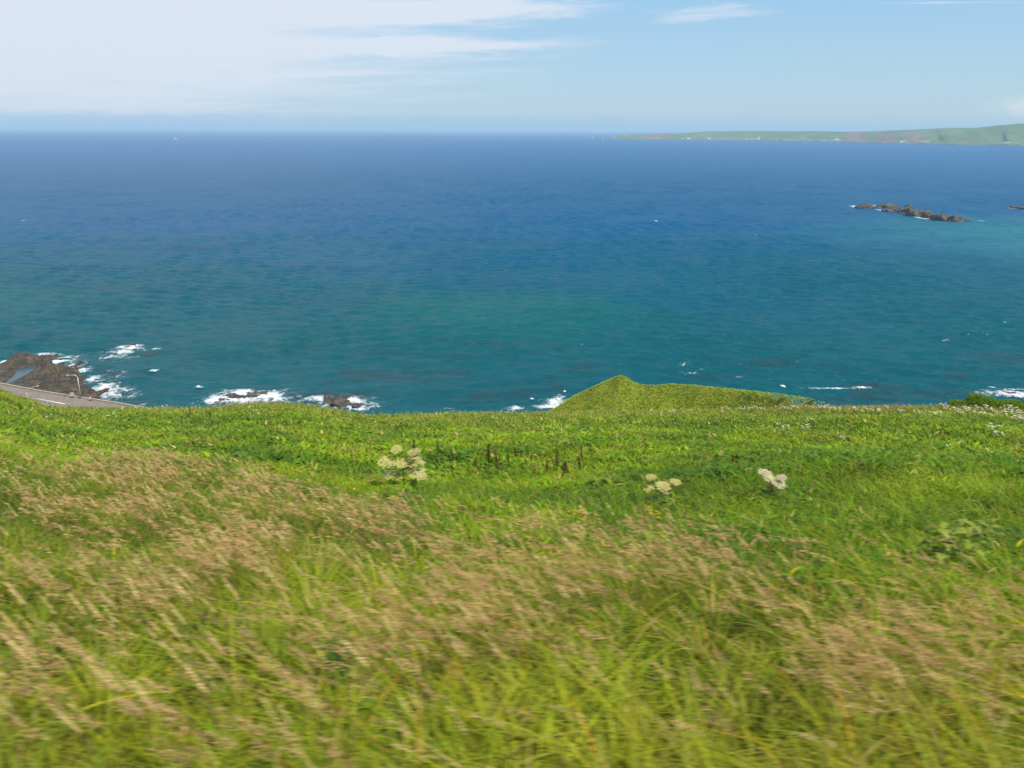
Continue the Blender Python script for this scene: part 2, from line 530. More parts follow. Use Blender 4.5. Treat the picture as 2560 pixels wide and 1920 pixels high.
def view_ok(X, Y, pad=1.25):
    return (np.abs(X) < 0.72 * pad * Y + 2.0)


def scatter(n, y0, y1, power):
    """points in a wedge around the view, density falling with distance"""
    u = rng.random(n)
    if abs(power - 1) < 1e-6: Y = y0 * (y1 / y0) ** u
    else:
        p = 1 - power
        Y = (y0 ** p + u * (y1 ** p - y0 ** p)) ** (1 / p)
    X = (rng.random(n) * 2 - 1) * (0.80 * Y + 3.4)
    return X, Y


def lerp3(a, b, t):
    return np.asarray(a)[None] * (1 - t[:, None]) + np.asarray(b)[None] * t[:, None]


def blades(X, Y, Z, h, w, seg, bend, wind, col, tipcol, tipmix, name, mat, label, az=None, curl=0.0):
    n = len(X)
    ph = rng.random(n) * 2 * np.pi if az is None else az
    d = np.stack([np.cos(ph), np.sin(ph)], 1) * bend[:, None] + WIND[None] * wind[:, None]
    L = np.linalg.norm(d, axis=1, keepdims=True) + 1e-6
    t = np.linspace(0, 1, seg + 1)
    tw = rng.normal(0, 0.5, n)
    side = np.stack([-d[:, 1] / L[:, 0], d[:, 0] / L[:, 0]], 1)
    cs, sn = np.cos(tw), np.sin(tw)
    side = np.stack([side[:, 0] * cs - side[:, 1] * sn, side[:, 0] * sn + side[:, 1] * cs], 1)
    V = np.zeros((n, seg + 1, 2, 3), np.float32)
    Lc = np.clip(L[:, 0], 0, 1.4)
    for i, tt in enumerate(t):
        hor = d * (h * (tt ** 1.8))[:, None] * 0.75
        zz = h * (tt - 0.42 * Lc * tt ** 2.4)
        wd = w * (0.55 + 0.45 * min(1, tt * 4)) * max(0.06, (1 - tt ** 2.2)) * 0.5
        for k, sg in enumerate((-1, 1)):
            V[:, i, k, 0] = X + hor[:, 0] + side[:, 0] * wd * sg
            V[:, i, k, 1] = Y + hor[:, 1] + side[:, 1] * wd * sg
            V[:, i, k, 2] = Z + zz
    b = np.arange(n)[:, None] * (2 * (seg + 1)) + np.arange(seg)[None] * 2
    Qd = np.stack([b, b + 1, b + 3, b + 2], -1).reshape(-1, 4)
    cc = col[:, None, None, :] * (1 - (tipmix[:, None] * t[None] ** 1.5))[:, :, None, None] + tipcol[:, None, None, :] * (tipmix[:, None] * t[None] ** 1.5)[:, :, None, None]
    cc = np.broadcast_to(cc, (n, seg + 1, 2, 3))
    o = mesh_np(name, V, Qd, mat, col=cc, smooth=True)
    return tag(o, label, 'grass', kind='stuff')


G_BRIGHT = np.array((0.240, 0.365, 0.005)); G_MID = np.array((0.086, 0.188, 0.006)); G_DARK = np.array((0.016, 0.056, 0.008))
G_YEL = np.array((0.40, 0.385, 0.014)); G_OLIVE = np.array((0.24, 0.235, 0.04)); G_STRAW = np.array((0.44, 0.32, 0.11)); G_ORANGE = np.array((0.48, 0.25, 0.02))

# the band of tan seed plumes: its far limit, from the photograph, as a distance per bearing
_pb = []
for u, v in [(-600, 1120), (0, 1125), (450, 1120), (700, 1165), (900, 1225), (1300, 1275), (1700, 1320), (2100, 1375), (2560, 1420), (3200, 1450)]:
    a, tn = ray(u, v)
    s = (np.interp(a, _ea, _et) * YE + .5 - GH) / YE
    _pb.append((a, (GH - 1.0) / (tn - s)))
_pb = np.array(_pb)


def plume_edge(X, Y):
    return np.interp(X / np.maximum(Y, .5), _pb[:, 0], _pb[:, 1])


def grass_colour(X, Y, n):
    p1 = fbm(X / 3.0 + 40, Y / 3.0, 3) + 0.5
    p2 = fbm(X / 0.9 + 7, Y / 0.9, 2) + 0.5
    r = rng.random(n)
    col = lerp3(G_MID, G_BRIGHT, np.clip(sstep(.3, .7, p1) * .7 + (r - .5) * .7, 0, 1))
    dk = sstep(.52, .72, p2) * .8 * rng.random(n)
    col = col * (1 - dk[:, None]) + G_DARK[None] * dk[:, None]
    p3 = fbm(X / 2.2 + 90, Y / 3.0 + 11, 4) + .5                       # stands of other plants
    d2 = sstep(.56, .68, p3) * (.25 + .5 * rng.random(n)); col = col * (1 - d2[:, None]) + np.array((.045, .13, .018))[None] * d2[:, None]
    y2 = sstep(.44, .32, p3) * .5 * rng.random(n); col = col * (1 - y2[:, None]) + G_OLIVE[None] * 1.2 * y2[:, None]
    pm = sstep(1.15, 0.85, Y / plume_edge(X, Y))                       # in the plume band
    ol = pm * .30 * rng.random(n)
    col = col * (1 - ol[:, None]) + G_OLIVE[None] * ol[:, None]
    nearb = sstep(7.0, 4.0, Y) * .4 * rng.random(n)
    col = col * (1 - nearb[:, None]) + G_YEL[None] * nearb[:, None]
    far = sstep(42, 64, Y) * .45 * rng.random(n)
    col = col * (1 - far[:, None]) + G_OLIVE[None] * far[:, None]
    k = rng.random(n)
    dead = k < (.03 + .06 * sstep(8, 4, Y) + .05 * sstep(40, 60, Y))
    col[dead] = G_STRAW * (0.7 + .5 * rng.random(dead.sum())[:, None])
    org = (k > .972) & (Y < 9)
    col[org] = G_ORANGE
    yl = (k > .93) & (k < .972) & (Y < 12)
    col[yl] = G_YEL * (0.8 + .4 * rng.random(yl.sum())[:, None])
    return col * (0.62 + 0.70 * rng.random(n))[:, None]


def grass_layer(n, y0, y1, power, hr, wr, seg, bendr, name, label):
    X, Y = scatter(n, y0, y1, power)
    n = len(X)
    clump = fbm(X / 0.7, Y / 0.7 + 20, 2) + .5
    big = fbm(X / 4.0 + 60, Y / 4.0, 2) + .5
    h = (hr[0] + (hr[1] - hr[0]) * np.clip(rng.random(n) * .5 + (clump - .5) * 1.4 + .25, 0, 1)) * (0.7 + 0.6 * big)
    w = wr[0] + (wr[1] - wr[0]) * rng.random(n) ** 1.5
    bend = bendr[0] + (bendr[1] - bendr[0]) * rng.random(n)
    wind = 0.12 + 0.38 * rng.random(n)
    col = grass_colour(X, Y, n)
    tip = np.broadcast_to(G_YEL, (n, 3)).copy(); br = rng.random(n) < .15; tip[br] = G_STRAW
    return blades(X, Y, terrain(X, Y) - .03, h, w, seg, bend, wind, col, tip, rng.random(n) ** 2 * .7, name, M['grass'], label)


def tussocks(n, per, y0, y1, power, hr, wr, seg, name, label):
    """blades springing from common roots and arching outward, with gaps between"""
    cx, cy = scatter(n, y0, y1, power)
    rad = .05 + .10 * rng.random(n); hh = hr[0] + (hr[1] - hr[0]) * rng.random(n) ** 1.3; tone = .75 + .5 * rng.random(n); gold = rng.random(n) ** 3
    k = np.repeat(np.arange(n), per); m_ = len(k)
    th = rng.random(m_) * 2 * np.pi; rr = np.sqrt(rng.random(m_)) * rad[k]
    X = cx[k] + rr * np.cos(th); Y = cy[k] + rr * np.sin(th)
    h = hh[k] * (.55 + .5 * rng.random(m_)); w = wr[0] + (wr[1] - wr[0]) * rng.random(m_)
    col = grass_colour(X, Y, m_) * tone[k][:, None]
    g = (gold[k] * .6 * rng.random(m_))[:, None]; col = col * (1 - g) + G_YEL[None] * g
    tip = np.broadcast_to(G_YEL, (m_, 3)).copy(); br = rng.random(m_) < .15; tip[br] = G_STRAW
    return blades(X, Y, terrain(X, Y) - .03, h, w, seg, .35 + 1.5 * rng.random(m_), .1 + .35 * rng.random(m_), col, tip, rng.random(m_) ** 2 * .8, name, M['grass'], label, az=th + rng.normal(0, .5, m_))


tussocks(1200, 34, 2.0, 9.5, 0.6, (.55, 1.15), (.012, .038), 8, 'foreground_grass', 'long arching grass blades right below the viewpoint')
tussocks(1950, 24, 8.0, 24.0, 0.7, (.40, .85), (.014, .034), 5, 'meadow_tussocks', 'arching grass tufts on the middle of the slope')
grass_layer(7500, 2.0, 9.0, 0.6, (.25, .55), (.008, .018), 5, (.4, 2.0), 'foreground_undergrowth', 'short grass between the long blades below the viewpoint')
grass_layer(46000, 8.0, 22.0, 0.7, (.32, .80), (.015, .036), 5, (.4, 1.8), 'meadow_grass', 'bright green meadow grass on the middle of the slope')
grass_layer(150000, 20.0, 72.0, 0.9, (.25, .56), (.045, .11), 3, (.3, 1.7), 'slope_grass', 'bright green grass on the far part of the slope up to the cliff edge')


def herb_layer(n, y0, y1, power, zr, hr, wr, name, label):
    """broad low leaves between the grass blades"""
    X, Y = scatter(n, y0, y1, power)
    cl = fbm(X / 1.3 + 80, Y / 1.3, 3) + .5
    keep = rng.random(len(X)) < (.10 + 1.0 * sstep(.42, .60, cl)) * sstep(.8, 1.15, Y / plume_edge(X, Y) + .25 * rng.random(len(X)))
    X, Y, cl = X[keep], Y[keep], cl[keep]; n = len(X)
    big = np.clip(rng.random(n) ** 1.6 * .6 + .9 * (fbm(X / 2.5 + 15, Y / 2.5, 3) + .2), 0, 1.3); h = hr[0] + (hr[1] - hr[0]) * big; w = wr[0] + (wr[1] - wr[0]) * big
    col = grass_colour(X, Y, n) * (.85 + .4 * rng.random(n))[:, None]
    return blades(X, Y, terrain(X, Y) + zr[0] + (zr[1] - zr[0]) * rng.random(n) * (.4 + cl), h, w, 4, 1.1 + 1.3 * rng.random(n), .1 + .2 * rng.random(n), col, col * 1.1, rng.random(n) * .5, name, M['grass'], label)


herb_layer(36000, 8.0, 24.0, 0.7, (.10, .42), (.10, .22), (.03, .06), 'meadow_herbs', 'broad green herb leaves among the meadow grass')
herb_layer(62000, 20.0, 71.0, 0.9, (.08, .32), (.14, .30), (.07, .15), 'slope_herbs', 'broad green herb leaves on the far part of the slope')
# a little grass beside and behind the viewpoint
X = (rng.random(6000) * 2 - 1) * 7; Y = rng.random(6000) * 5 - 3
keep = (np.hypot(X, Y - 0) > 1.2); X, Y = X[keep], Y[keep]; n = len(X)
blades(X, Y, terrain(X, Y) - .02, .3 + .5 * rng.random(n), .008 + .008 * rng.random(n), 5, .2 + rng.random(n), .3 + .2 * rng.random(n), grass_colour(X, np.maximum(Y, 1.5), n),
       np.broadcast_to(G_YEL, (n, 3)), rng.random(n) * .5, 'verge_grass', M['grass'], 'green grass at the very near edge of the slope')

# grass on the spur
n = 52000
X = -4 + rng.random(n) * 45; yr = np.interp(X, _rx, _ry); Y = yr - 12 + rng.random(n) * 17.0
Z = terrain(X, Y); p1 = fbm(X / 2.5, Y / 2.5 + 30, 3) + .5
col = lerp3(np.array((.27, .36, .016)), np.array((.42, .46, .03)), np.clip(sstep(.3, .7, p1) + (rng.random(n) - .5) * .8, 0, 1))
br = rng.random(n) < .05; col[br] = np.array((.24, .20, .06)) * (.7 + .6 * rng.random(br.sum())[:, None])
dk = rng.random(n) < .07 * (p1 < .5) * 2; col[dk] = (.03, .07, .012)
blades(X, Y, Z + .02, .12 + .20 * rng.random(n),   .05 + .07 * rng.random(n), 3, .9 + 1.6 * rng.random(n), .1 + .2 * rng.random(n), col, np.broadcast_to(G_YEL, (n, 3)), rng.random(n) * .4,
       'spur_grass', M['grass'], 'low yellowish green grass on the pointed spur beyond the slope')

# reddish brown dry grass along the cliff edge to the right
n = 4500
X = 24 + rng.random(n) * 22; Y = 63.0 + rng.random(n) * 6
blades(X, Y, terrain(X, Y), .35 + .35 * rng.random(n), .02 + .03 * rng.random(n), 3, .1 + .5 * rng.random(n), .3 + .2 * rng.random(n),
       lerp3((.26, .17, .06), (.40, .30, .12), rng.random(n)), np.broadcast_to(G_STRAW, (n, 3)), rng.random(n) * .6, 'dry_grass', M['grass'], 'reddish brown dry grass along the cliff edge before the sea')


# thin straw stems breaking the skyline and pale specks of seed over the far slope
n = 2600
X, Y = scatter(n, 57.0, 69.0, 0.3); n = len(X)
blades(X, Y, terrain(X, Y), .35 + .55 * rng.random(n) ** 1.5, .018 + .022 * rng.random(n), 3, .05 + .4 * rng.random(n), .2 + .3 * rng.random(n), lerp3((.30, .30, .06), (.45, .36, .16), rng.random(n)),
       np.broadcast_to(G_STRAW, (n, 3)), .5 + .5 * rng.random(n), 'skyline_stems', M['grass'], 'thin straw stems standing up along the crest')
n = 2300
X, Y = scatter(n, 34.0, 68.0, -1.5); n = len(X)
blades(X, Y, terrain(X, Y) + .20 + .25 * rng.random(n), .06 + .08 * rng.random(n), .035 + .04 * rng.random(n), 2, .6 + 1.2 * rng.random(n), .2 + .3 * rng.random(n), lerp3((.48, .42, .14), (.62, .56, .28), rng.random(n)),
       np.broadcast_to(G_STRAW, (n, 3)), .2 * rng.random(n), 'pale_seed_specks', M['plume'], 'tiny pale seed heads flecking the far slope')


# ------------------------------------------------------------------ seed plumes (uncountable)
def plume_mesh(P, axis_len, lean, K, sl, sw, col, spread, droop):
    """P: n x 3 stalk tops; returns V, Q, colours of K slivers per plume"""
    n = len(P)
    t = rng.random((n, K))
    ax = np.stack([WIND[0] * lean, WIND[1] * lean, np.ones(n)], 1)
    ax[:, 2] -= 0.35 * lean
    ax = ax / np.linalg.norm(ax, axis=1, keepdims=True)
    base = P[:, None, :] + ax[:, None, :] * (t * axis_len[:, None])[:, :, None]
    base[:, :, 0] += WIND[0] * droop[:, None] * t ** 2 * axis_len[:, None]
    base[:, :, 2] -= droop[:, None] * .5 * t ** 2 * axis_len[:, None]
    th = rng.random((n, K)) * 2 * np.pi
    rad = spread[:, None] * (np.sin(np.pi * np.clip(t * .9 + .1, 0, 1)) * .9 + .1) * rng.random((n, K)) ** .6
    base[:, :, 0] += np.cos(th) * rad + WIND[0] * rad * .8
    base[:, :, 1] += np.sin(th) * rad
    base[:, :, 2] -= rad * rng.random((n, K)) * .6
    dr = np.stack([np.cos(th) * .6 + WIND[0] * .7, np.sin(th) * .6, .5 - rng.random((n, K)) * .9], -1) + ax[:, None, :] * .6
    dr /= np.linalg.norm(dr, axis=2, keepdims=True)
    sd = np.cross(dr, rng.normal(size=(n, K, 3))); sd /= np.linalg.norm(sd, axis=2, keepdims=True) + 1e-9
    Ls = (sl[:, None] * (.6 + .8 * rng.random((n, K))))[:, :, None]; Ws = (sw[:, None] * (.6 + .8 * rng.random((n, K))))[:, :, None]
    V = np.stack([base - dr * Ls * .5, base + sd * Ws * .5, base + dr * Ls * .5, base - sd * Ws * .5], 2)
    b = np.arange(n * K)[:, None] * 4 + np.arange(4)[None]
    cc = np.broadcast_to((col[:, None, :] * (.75 + .5 * rng.random((n, K)))[:, :, None])[:, :, None, :], (n, K, 4, 3))
    return V, b, cc


def plume_layer(n, y0, y1, power, name, K, scale):
    X, Y = scatter(n, y0, y1, power)
    pe = plume_edge(X, Y)
    dens = sstep(1.15, .8, Y / pe) * sstep(3.4, 5.8, Y + X * -.10) * (0.12 + 1.0 * sstep(.38, .64, fbm(X / 1.6, Y / 1.6 + 50, 3) + .5))
    # bottom right stays mostly green
    keep = rng.random(n) < dens
    X, Y = X[keep], Y[keep]; n = len(X)
    h = .72 + .38 * rng.random(n)
    lean = .45 + .5 * rng.random(n)
    Z = terrain(X, Y)
    # stalks
    t = np.linspace(0, 1, 4)
    dx = WIND[0] * lean * h * .45; dyy = WIND[1] * lean * h * .45
    top = np.stack([X + dx, Y + dyy, Z + h * .92], 1)
    kind = rng.random(n) < .22
    fl = lerp3((.47, .305, .14), (.66, .46, .235), rng.random(n)); pk = rng.random(n) < .45
    fl[pk] = lerp3((.42, .255, .135), (.54, .345, .19), rng.random(pk.sum()))
    fl[kind] = lerp3((.58, .45, .20), (.74, .60, .30), rng.random(kind.sum()))
    V, b, cc = plume_mesh(top, np.where(kind, .20, .17) * (.8 + .5 * rng.random(n)), np.where(kind, lean * .8, lean * 1.5), K,
                          np.full(n, .034 * scale), np.full(n, .0075 * scale), fl, np.where(kind, .014, .048) * (.7 + .6 * rng.random(n)), np.where(kind, .1, .9 * rng.random(n)))
    o = mesh_np(name, V, b, M['plume'], col=cc); tag(o, 'tan feathery grass seed heads bowing over the slope', 'grass seed heads', kind='stuff')
    w = .0035 * scale
    S = np.zeros((n, 4, 2, 3), np.float32)
    for i, tt in enumerate(t):
        for k, sg in enumerate((-1, 1)):
            S[:, i, k, 0] = X + dx * tt ** 1.6 + sg * w * .5; S[:, i, k, 1] = Y + dyy * tt ** 1.6; S[:, i, k, 2] = Z + h * .92 * tt
    bb = np.arange(n)[:, None] * 8 + np.arange(3)[None] * 2
    Qs = np.stack([bb, bb + 1, bb + 3, bb + 2], -1).reshape(-1, 4)
    sc_ = np.broadcast_to(lerp3((.24, .21, .05), (.34, .25, .10), rng.random(n))[:, None, None, :], (n, 4, 2, 3))
    o = mesh_np(name.replace('heads', 'stalks'), S, Qs, M['plume'], col=sc_); tag(o, 'thin straw stalks under the tan seed heads', 'grass stalks', kind='stuff')


plume_layer(7400, 3.2, 9.0, 0.4, 'near_seed_heads', 64, .85)
plume_layer(18000, 8.5, 24.0, 0.2, 'far_seed_heads', 28, 1.4)


# ------------------------------------------------------------------ plants one can count
def ribbon_leaf(mb_v, mb_q, mb_c, p, az, L, w, rise, droop, col, seg=6, lobes=0.0):
    base = len(mb_v)
    d = np.array((math.cos(az), math.sin(az), 0)); s = np.array((-math.sin(az), math.cos(az), 0))
    for i in range(seg + 1):
        t = i / seg
        c = np.array(p) + d * L * t + np.array((0, 0, L * (rise * t - droop * t * t)))
        ww = w * math.sin(math.pi * min(1, .12 + t * .88)) * (1 + lobes * (1 if i % 2 else -.6))
        mb_v.append(c - s * ww / 2 + np.array((0, 0, ww * .2))); mb_v.append(c + s * ww / 2 + np.array((0, 0, ww * .2)))
        mb_c += [col, col]
    for i in range(seg):
        j = base + 2 * i
        mb_q.append((j, j + 1, j + 3, j + 2))


def split_leaves(V, Qd, cc, rows, m, parent):
    k = rows * 2; nq = rows - 1
    for i in range(len(V) // k):
        q = np.array(Qd[i * nq:(i + 1) * nq]) - i * k
        mesh_np('leaf', np.array(V[i * k:(i + 1) * k]), q, m, col=np.array(cc[i * k:(i + 1) * k]), parent=parent)


def umbel(c, w, col, parent, rnd, dome=.10, tilt=(0, 0)):
    """a flat topped compound flower head: many small floret rosettes on thin rays"""
    V = []; Qd = []; cc = []
    Rm = Euler((tilt[0], tilt[1], 0)).to_matrix()
    nr = 30
    for i in range(nr):
        rr = math.sqrt((i + .5) / nr) * w / 2; th = i * 2.39996 + rnd.random() * .3
        zc = dome * w * (1 - (rr / (w / 2)) ** 2) * .6
        ctr = Vector((rr * math.cos(th), rr * math.sin(th), zc))
        # ray
        b = len(V); q = Vector((0, 0, -w * .30)); sd = Vector((-math.sin(th), math.cos(th), 0)) * .0025
        V += [Rm @ (q - sd), Rm @ (q + sd), Rm @ (ctr + sd), Rm @ (ctr - sd)]; Qd.append((b, b + 1, b + 2, b + 3)); cc += [np.array((.14, .17, .05))] * 4
        for k in range(16):
            r2 = w * .115 * math.sqrt(rnd.random()); t2 = rnd.random() * 6.283
            p = ctr + Vector((r2 * math.cos(t2), r2 * math.sin(t2), rnd.uniform(-.006, .008)))
            sz = w * .036 * rnd.uniform(.7, 1.3); a0 = rnd.random() * 6.28
            b = len(V)
            for m_ in range(4):
                a_ = a0 + m_ * math.pi / 2
                V.append(Rm @ (p + Vector((sz * math.cos(a_), sz * math.sin(a_), rnd.uniform(-.3, .3) * sz))))
            Qd.append((b, b + 1, b + 2, b + 3))
            f = rnd.uniform(.75, 1.15); cc += [np.array(col) * f] * 4
    V = np.array([tuple(v) for v in V]) + np.array(c)[None]
    return mesh_np('flower_umbel', V, Qd, M['flower'], col=np.array(cc), parent=parent)


YG = (.50, .475, .17); WH = (.56, .51, .34); TANW = (.58, .54, .27)


def big_umbellifer(base_px, stem_px, ums, label, seed):
    rnd = random.Random(seed)
    p0 = on_field(*base_px, h=.15)
    t = thing('cow_parsnip', tuple(p0), label, 'wild plant', 'tall umbelled plants on the slope')
    Yp = p0[1]
    sm = MB()
    top = at_y(*stem_px, Yp) - p0
    sm.tube([(0, 0, -.05), tuple(top * .5 + np.array((.01, 0, 0))), tuple(top)], [.022, .018, .013], 8)
    sm.build('stem', M['stem'], t, True)
    br = MB(); heads = []
    for (u, v, wpx, col) in ums:
        dy = rnd.uniform(-.22, .22)
        c = at_y(u, v, Yp + dy) - p0
        w = .88 * wpx * Yp / F / .95
        br.tube([tuple(top * rnd.uniform(.75, .95)), tuple((top + c) * .5 + np.array((0, 0, -.03))), tuple(c - np.array((0, 0, w * .28)))], [.010, .008, .006], 6)
        heads.append((c, w, col))
    br.build('flower_stalks' if False else 'branch', M['stem'], t, True)
    for c, w, col in heads:
        umbel(c, w, col, t, rnd, tilt=(rnd.uniform(.10, .40), rnd.uniform(-.25, .25)))
    V = []; Qd = []; cc = []
    for k in range(9):
        ribbon_leaf(V, Qd, cc, (0, 0, .1 + .25 * rnd.random()), rnd.random() * 6.28, rnd.uniform(.25, .5), rnd.uniform(.12, .22), .5, .7, np.array((.06, .12, .015)) * rnd.uniform(.8, 1.4), 6, .35)
    split_leaves(V, Qd, cc, 7, M['leaf'], t)
    return t


big_umbellifer((1013, 1226), (1004, 1150), [(991, 1123, 34, YG), (1035, 1130, 38, YG), (1043, 1137, 14, WH), (966, 1155, 50, YG), (1003, 1158, 40, YG), (1011, 1153, 13, WH),
               (1035, 1155, 46, YG), (1056, 1157, 16, WH), (972, 1186, 44, TANW), (996, 1193, 26, YG), (1044, 1182, 48, TANW), (1025, 1170, 30, YG), (1052, 1192, 34, YG)],
               'tallest yellow green umbelled plant with many flat heads on a dark stem', 3)
big_umbellifer((1656, 1268), (1652, 1222), [(1627, 1193, 30, YG), (1688, 1205, 32, YG), (1622, 1222, 34, YG), (1658, 1216, 42, YG), (1648, 1210, 26, TANW), (1668, 1226, 30, YG)],
               'small yellow green umbelled plant with three spread heads left of the white one', 5)
big_umbellifer((1927, 1252), (1930, 1205), [(1913, 1183, 44, WH), (1954, 1194, 28, WH), (1946, 1208, 44, WH), (1925, 1197, 44, TANW), (1930, 1212, 40, TANW), (1917, 1220, 24, YG)],
               'cream white umbelled plant with domed heads at the right of the slope', 8)


# small white flowered plants: one mesh set, copied
def make_white_plant(seed, n, w):
    rnd = random.Random(seed)
    t = thing('white_flower_plant', (0, 0, 0), 'x', 'wild flower')
    sm = MB()
    for i in range(n):
        V = []; Qd = []
        c = Vector((rnd.uniform(-w, w), rnd.uniform(-w, w) * .8, .62 + rnd.uniform(-.09, .08)))
        sm.tube([(0, 0, 0), (c.x * .3, c.y * .3, c.z * .6), tuple(c)], [.008, .006, .005], 5)
        s = rnd.uniform(.05, .085)
        for k in range(26):
            r2 = s * math.sqrt(rnd.random()); t2 = rnd.random() * 6.28; b = len(V); sz = s * .28
            p = c + Vector((r2 * math.cos(t2), r2 * math.sin(t2), .03 - .3 * r2 * r2 / s)); a0 = rnd.random() * 6.28
            tl = Vector((rnd.uniform(-.35, .35), rnd.uniform(-.35, .35), 0))
            for m_ in range(4):
                a_ = a0 + m_ * math.pi / 2; q = Vector((sz * math.cos(a_), sz * math.sin(a_), 0)); q.z = q.dot(tl)
                V.append(tuple(p + q))
            Qd.append((b, b + 1, b + 2, b + 3))
        mesh_np('flower_head', V, Qd, M['flower'], col=np.tile(np.array((.74, .72, .60)), (len(V), 1)), parent=t)
    sm.build('stem', M['greenstem'], t)
    return t


def copy_tree(o):
    c = o.copy(); C.objects.link(c)
    for ch in o.children:
        d = ch.copy(); C.objects.link(d); d.parent = c
    return c


protos = {'big': [make_white_plant(1, 5, .20), make_white_plant(2, 7, .28), make_white_plant(4, 4, .15)]}
used = set()


def place(proto, p, sc, label, group):
    if proto.name in used: o = copy_tree(proto)
    else: o = proto; used.add(proto.name)
    o.location = tuple(p); o.scale = (sc, sc, sc); o.rotation_euler = (0, 0, random.random() * 6.28)
    o['label'] = label; o['group'] = group
    return o


def c8(l): return [(2100 + x / 4.809, 960 + y / 4.809) for x, y in l]
def c4(l): return [(1920 + x / 3.456, 940 + y / 3.456) for x, y in l]
def c3(l): return [(1280 + x / 3.456, 880 + y / 3.456) for x, y in l]


white_sets = [
    (c8([(175, 290), (255, 300), (318, 285), (385, 290), (450, 293), (480, 320), (550, 268), (712, 313), (780, 303), (918, 310), (1055, 312), (1145, 325), (1195, 330), (1120, 345)]),
     'white flower plant in the row on the bare edge between spur and shrub', 'white flowers along the cliff edge', 1.0),
    (c8([(1222, 243), (1275, 250), (1275, 280), (1365, 303), (1410, 320), (1450, 335), (1475, 268), (1530, 268), (1550, 332), (1640, 350), (1640, 250), (1678, 292), (1725, 283), (1800, 232), (1795, 290), (1830, 300),
         (1715, 345), (1775, 345), (1885, 335), (1955, 275), (1970, 322), (2005, 300), (2045, 272), (2015, 342), (2090, 300), (2050, 335), (2140, 328), (2165, 335), (2155, 390), (2085, 408), (2030, 398), (2195, 420)]),
     'white flower plant in the drift before the dark shrub at the cliff edge', 'white flowers before the shrub', 1.15),
    (c4([(85, 260), (130, 258), (190, 265), (225, 245), (260, 250), (345, 225), (375, 245), (440, 255), (470, 258), (510, 265), (540, 270), (570, 262), (600, 272)]),
     'white flower plant in the cluster at the foot of the spur tail', 'white flowers below the spur tail', 1.0),
    (c3([(1375, 495), (1470, 490), (1820, 460), (1860, 462), (1975, 467), (2025, 470), (2065, 460), (2095, 465), (2130, 480), (2170, 475), (1390, 502)]),
     'white flower plant at the crest below the rounded hump of the spur', 'white flowers below the spur hump', .9),
    (c4([(100, 400), (150, 415), (345, 410), (300, 412), (360, 340)]), 'white flower plant in loose patch just inside the crest near spur tail', 'white flowers inside the crest', .8),
    ([(122, 1036), (80, 1016)], 'white flower plant on the rise below the road lamps', 'white flowers below the road', .8),
    ([(262, 1034), (278, 1035)], 'white flower plant of the close pair below the thin far lamp', 'white flower pair on the left slope', .9),
    ([(350, 1011), (362, 1012), (410, 1011)], 'white flower plant on the left crest with the sea right behind', 'white flowers on the left crest', 1.0),
    ([(625, 1014), (638, 1017)], 'white flower plant on the hump in front of the foaming rocks', 'white flowers on the hump', .8),
    ([(2488, 1064), (2485, 1077), (2498, 1075)], 'white flower plant of the tight trio in plain grass at right', 'white flower trio at right', 1.0),
    ([(2377, 1104)], 'lone white flower plant in mid slope left of the greyish one', 'single white flowers', .9),
    ([(2478, 1114)], 'lone greyish white flower plant in mid slope at far right', 'single white flowers', .8),
    ([(2107, 1082)], 'lone small white flower plant by a yellow bloom', 'single white flowers', .7),
    ([(956, 1067)], 'lone small white flower plant above the tallest umbelled plant', 'single white flowers', .6),
    ([(1535, 1163)], 'lone cream white flower plant right of the dark dock spikes', 'single white flowers', .5),
    ([(1270, 1018), (1283, 1019)], 'white flower plant on the crest by the spray left of the spur', 'white flowers by the spray', .8),
]
for pts, lab, grp, sc in white_sets:
    for (u, v) in pts:
        p = on_field(u, v, .62)
        place(random.choice(protos['big']), p, sc * random.uniform(.75, 1.1), lab, grp)


# dark dock spikes
def make_dock(seed):
    rnd = random.Random(seed)
    t = thing('dock_plant', (0, 0, 0), 'x', 'wild plant')
    MB().tube([(0, 0, 0), (.01, 0, .5), (-.03, 0, 1.0)], [.010, .008, .004], 6).build('stem', M['stem'], t)
    V = []; Qd = []; cc = []
    for k in range(360):
        h = rnd.uniform(.42, 1.04); tt = (h - .42) / .62; th = rnd.random() * 6.28
        r = (.085 * (1 - tt) ** .7 + .012) * math.sqrt(rnd.random()); sz = rnd.uniform(.012, .022)
        p = Vector((r * math.cos(th) - .03 * h, r * math.sin(th), h)); b = len(V)
        e = Euler((rnd.random() * 3, rnd.random() * 3, rnd.random() * 3)).to_matrix()
        for q in ((-sz, 0, 0), (0, -sz * .7, 0), (sz, 0, 0), (0, sz * .7, 0)): V.append(tuple(p + e @ Vector(q)))
        Qd.append((b, b + 1, b + 2, b + 3)); f = rnd.uniform(.6, 1.4); cc += [np.array((.125, .070, .030)) * f] * 4
    for z0, z1, r0, r1 in ((.40, .7, .011, .010), (.7, 1.04, .010, .005)):
        b = len(V)
        for zz, rr_ in ((z0, r0), (z1, r1)):
            for q4 in range(4): V.append((rr_ * math.cos(q4 * 1.571) - .03 * zz, rr_ * math.sin(q4 * 1.571), zz)); cc.append(np.array((.07, .04, .02)))
        for q4 in range(4): Qd.append((b + q4, b + (q4 + 1) % 4, b + 4 + (q4 + 1) % 4, b + 4 + q4))
    mesh_np('seed_spike', V, Qd, M['plume'], col=np.array(cc), parent=t)
    V = []; Qd = []; cc = []
    for k in range(6):
        ribbon_leaf(V, Qd, cc, (0, 0, .08), rnd.random() * 6.28, rnd.uniform(.2, .35), .07, .7, .6, np.array((.05, .11, .015)))
    split_leaves(V, Qd, cc, 7, M['leaf'], t)
    return t


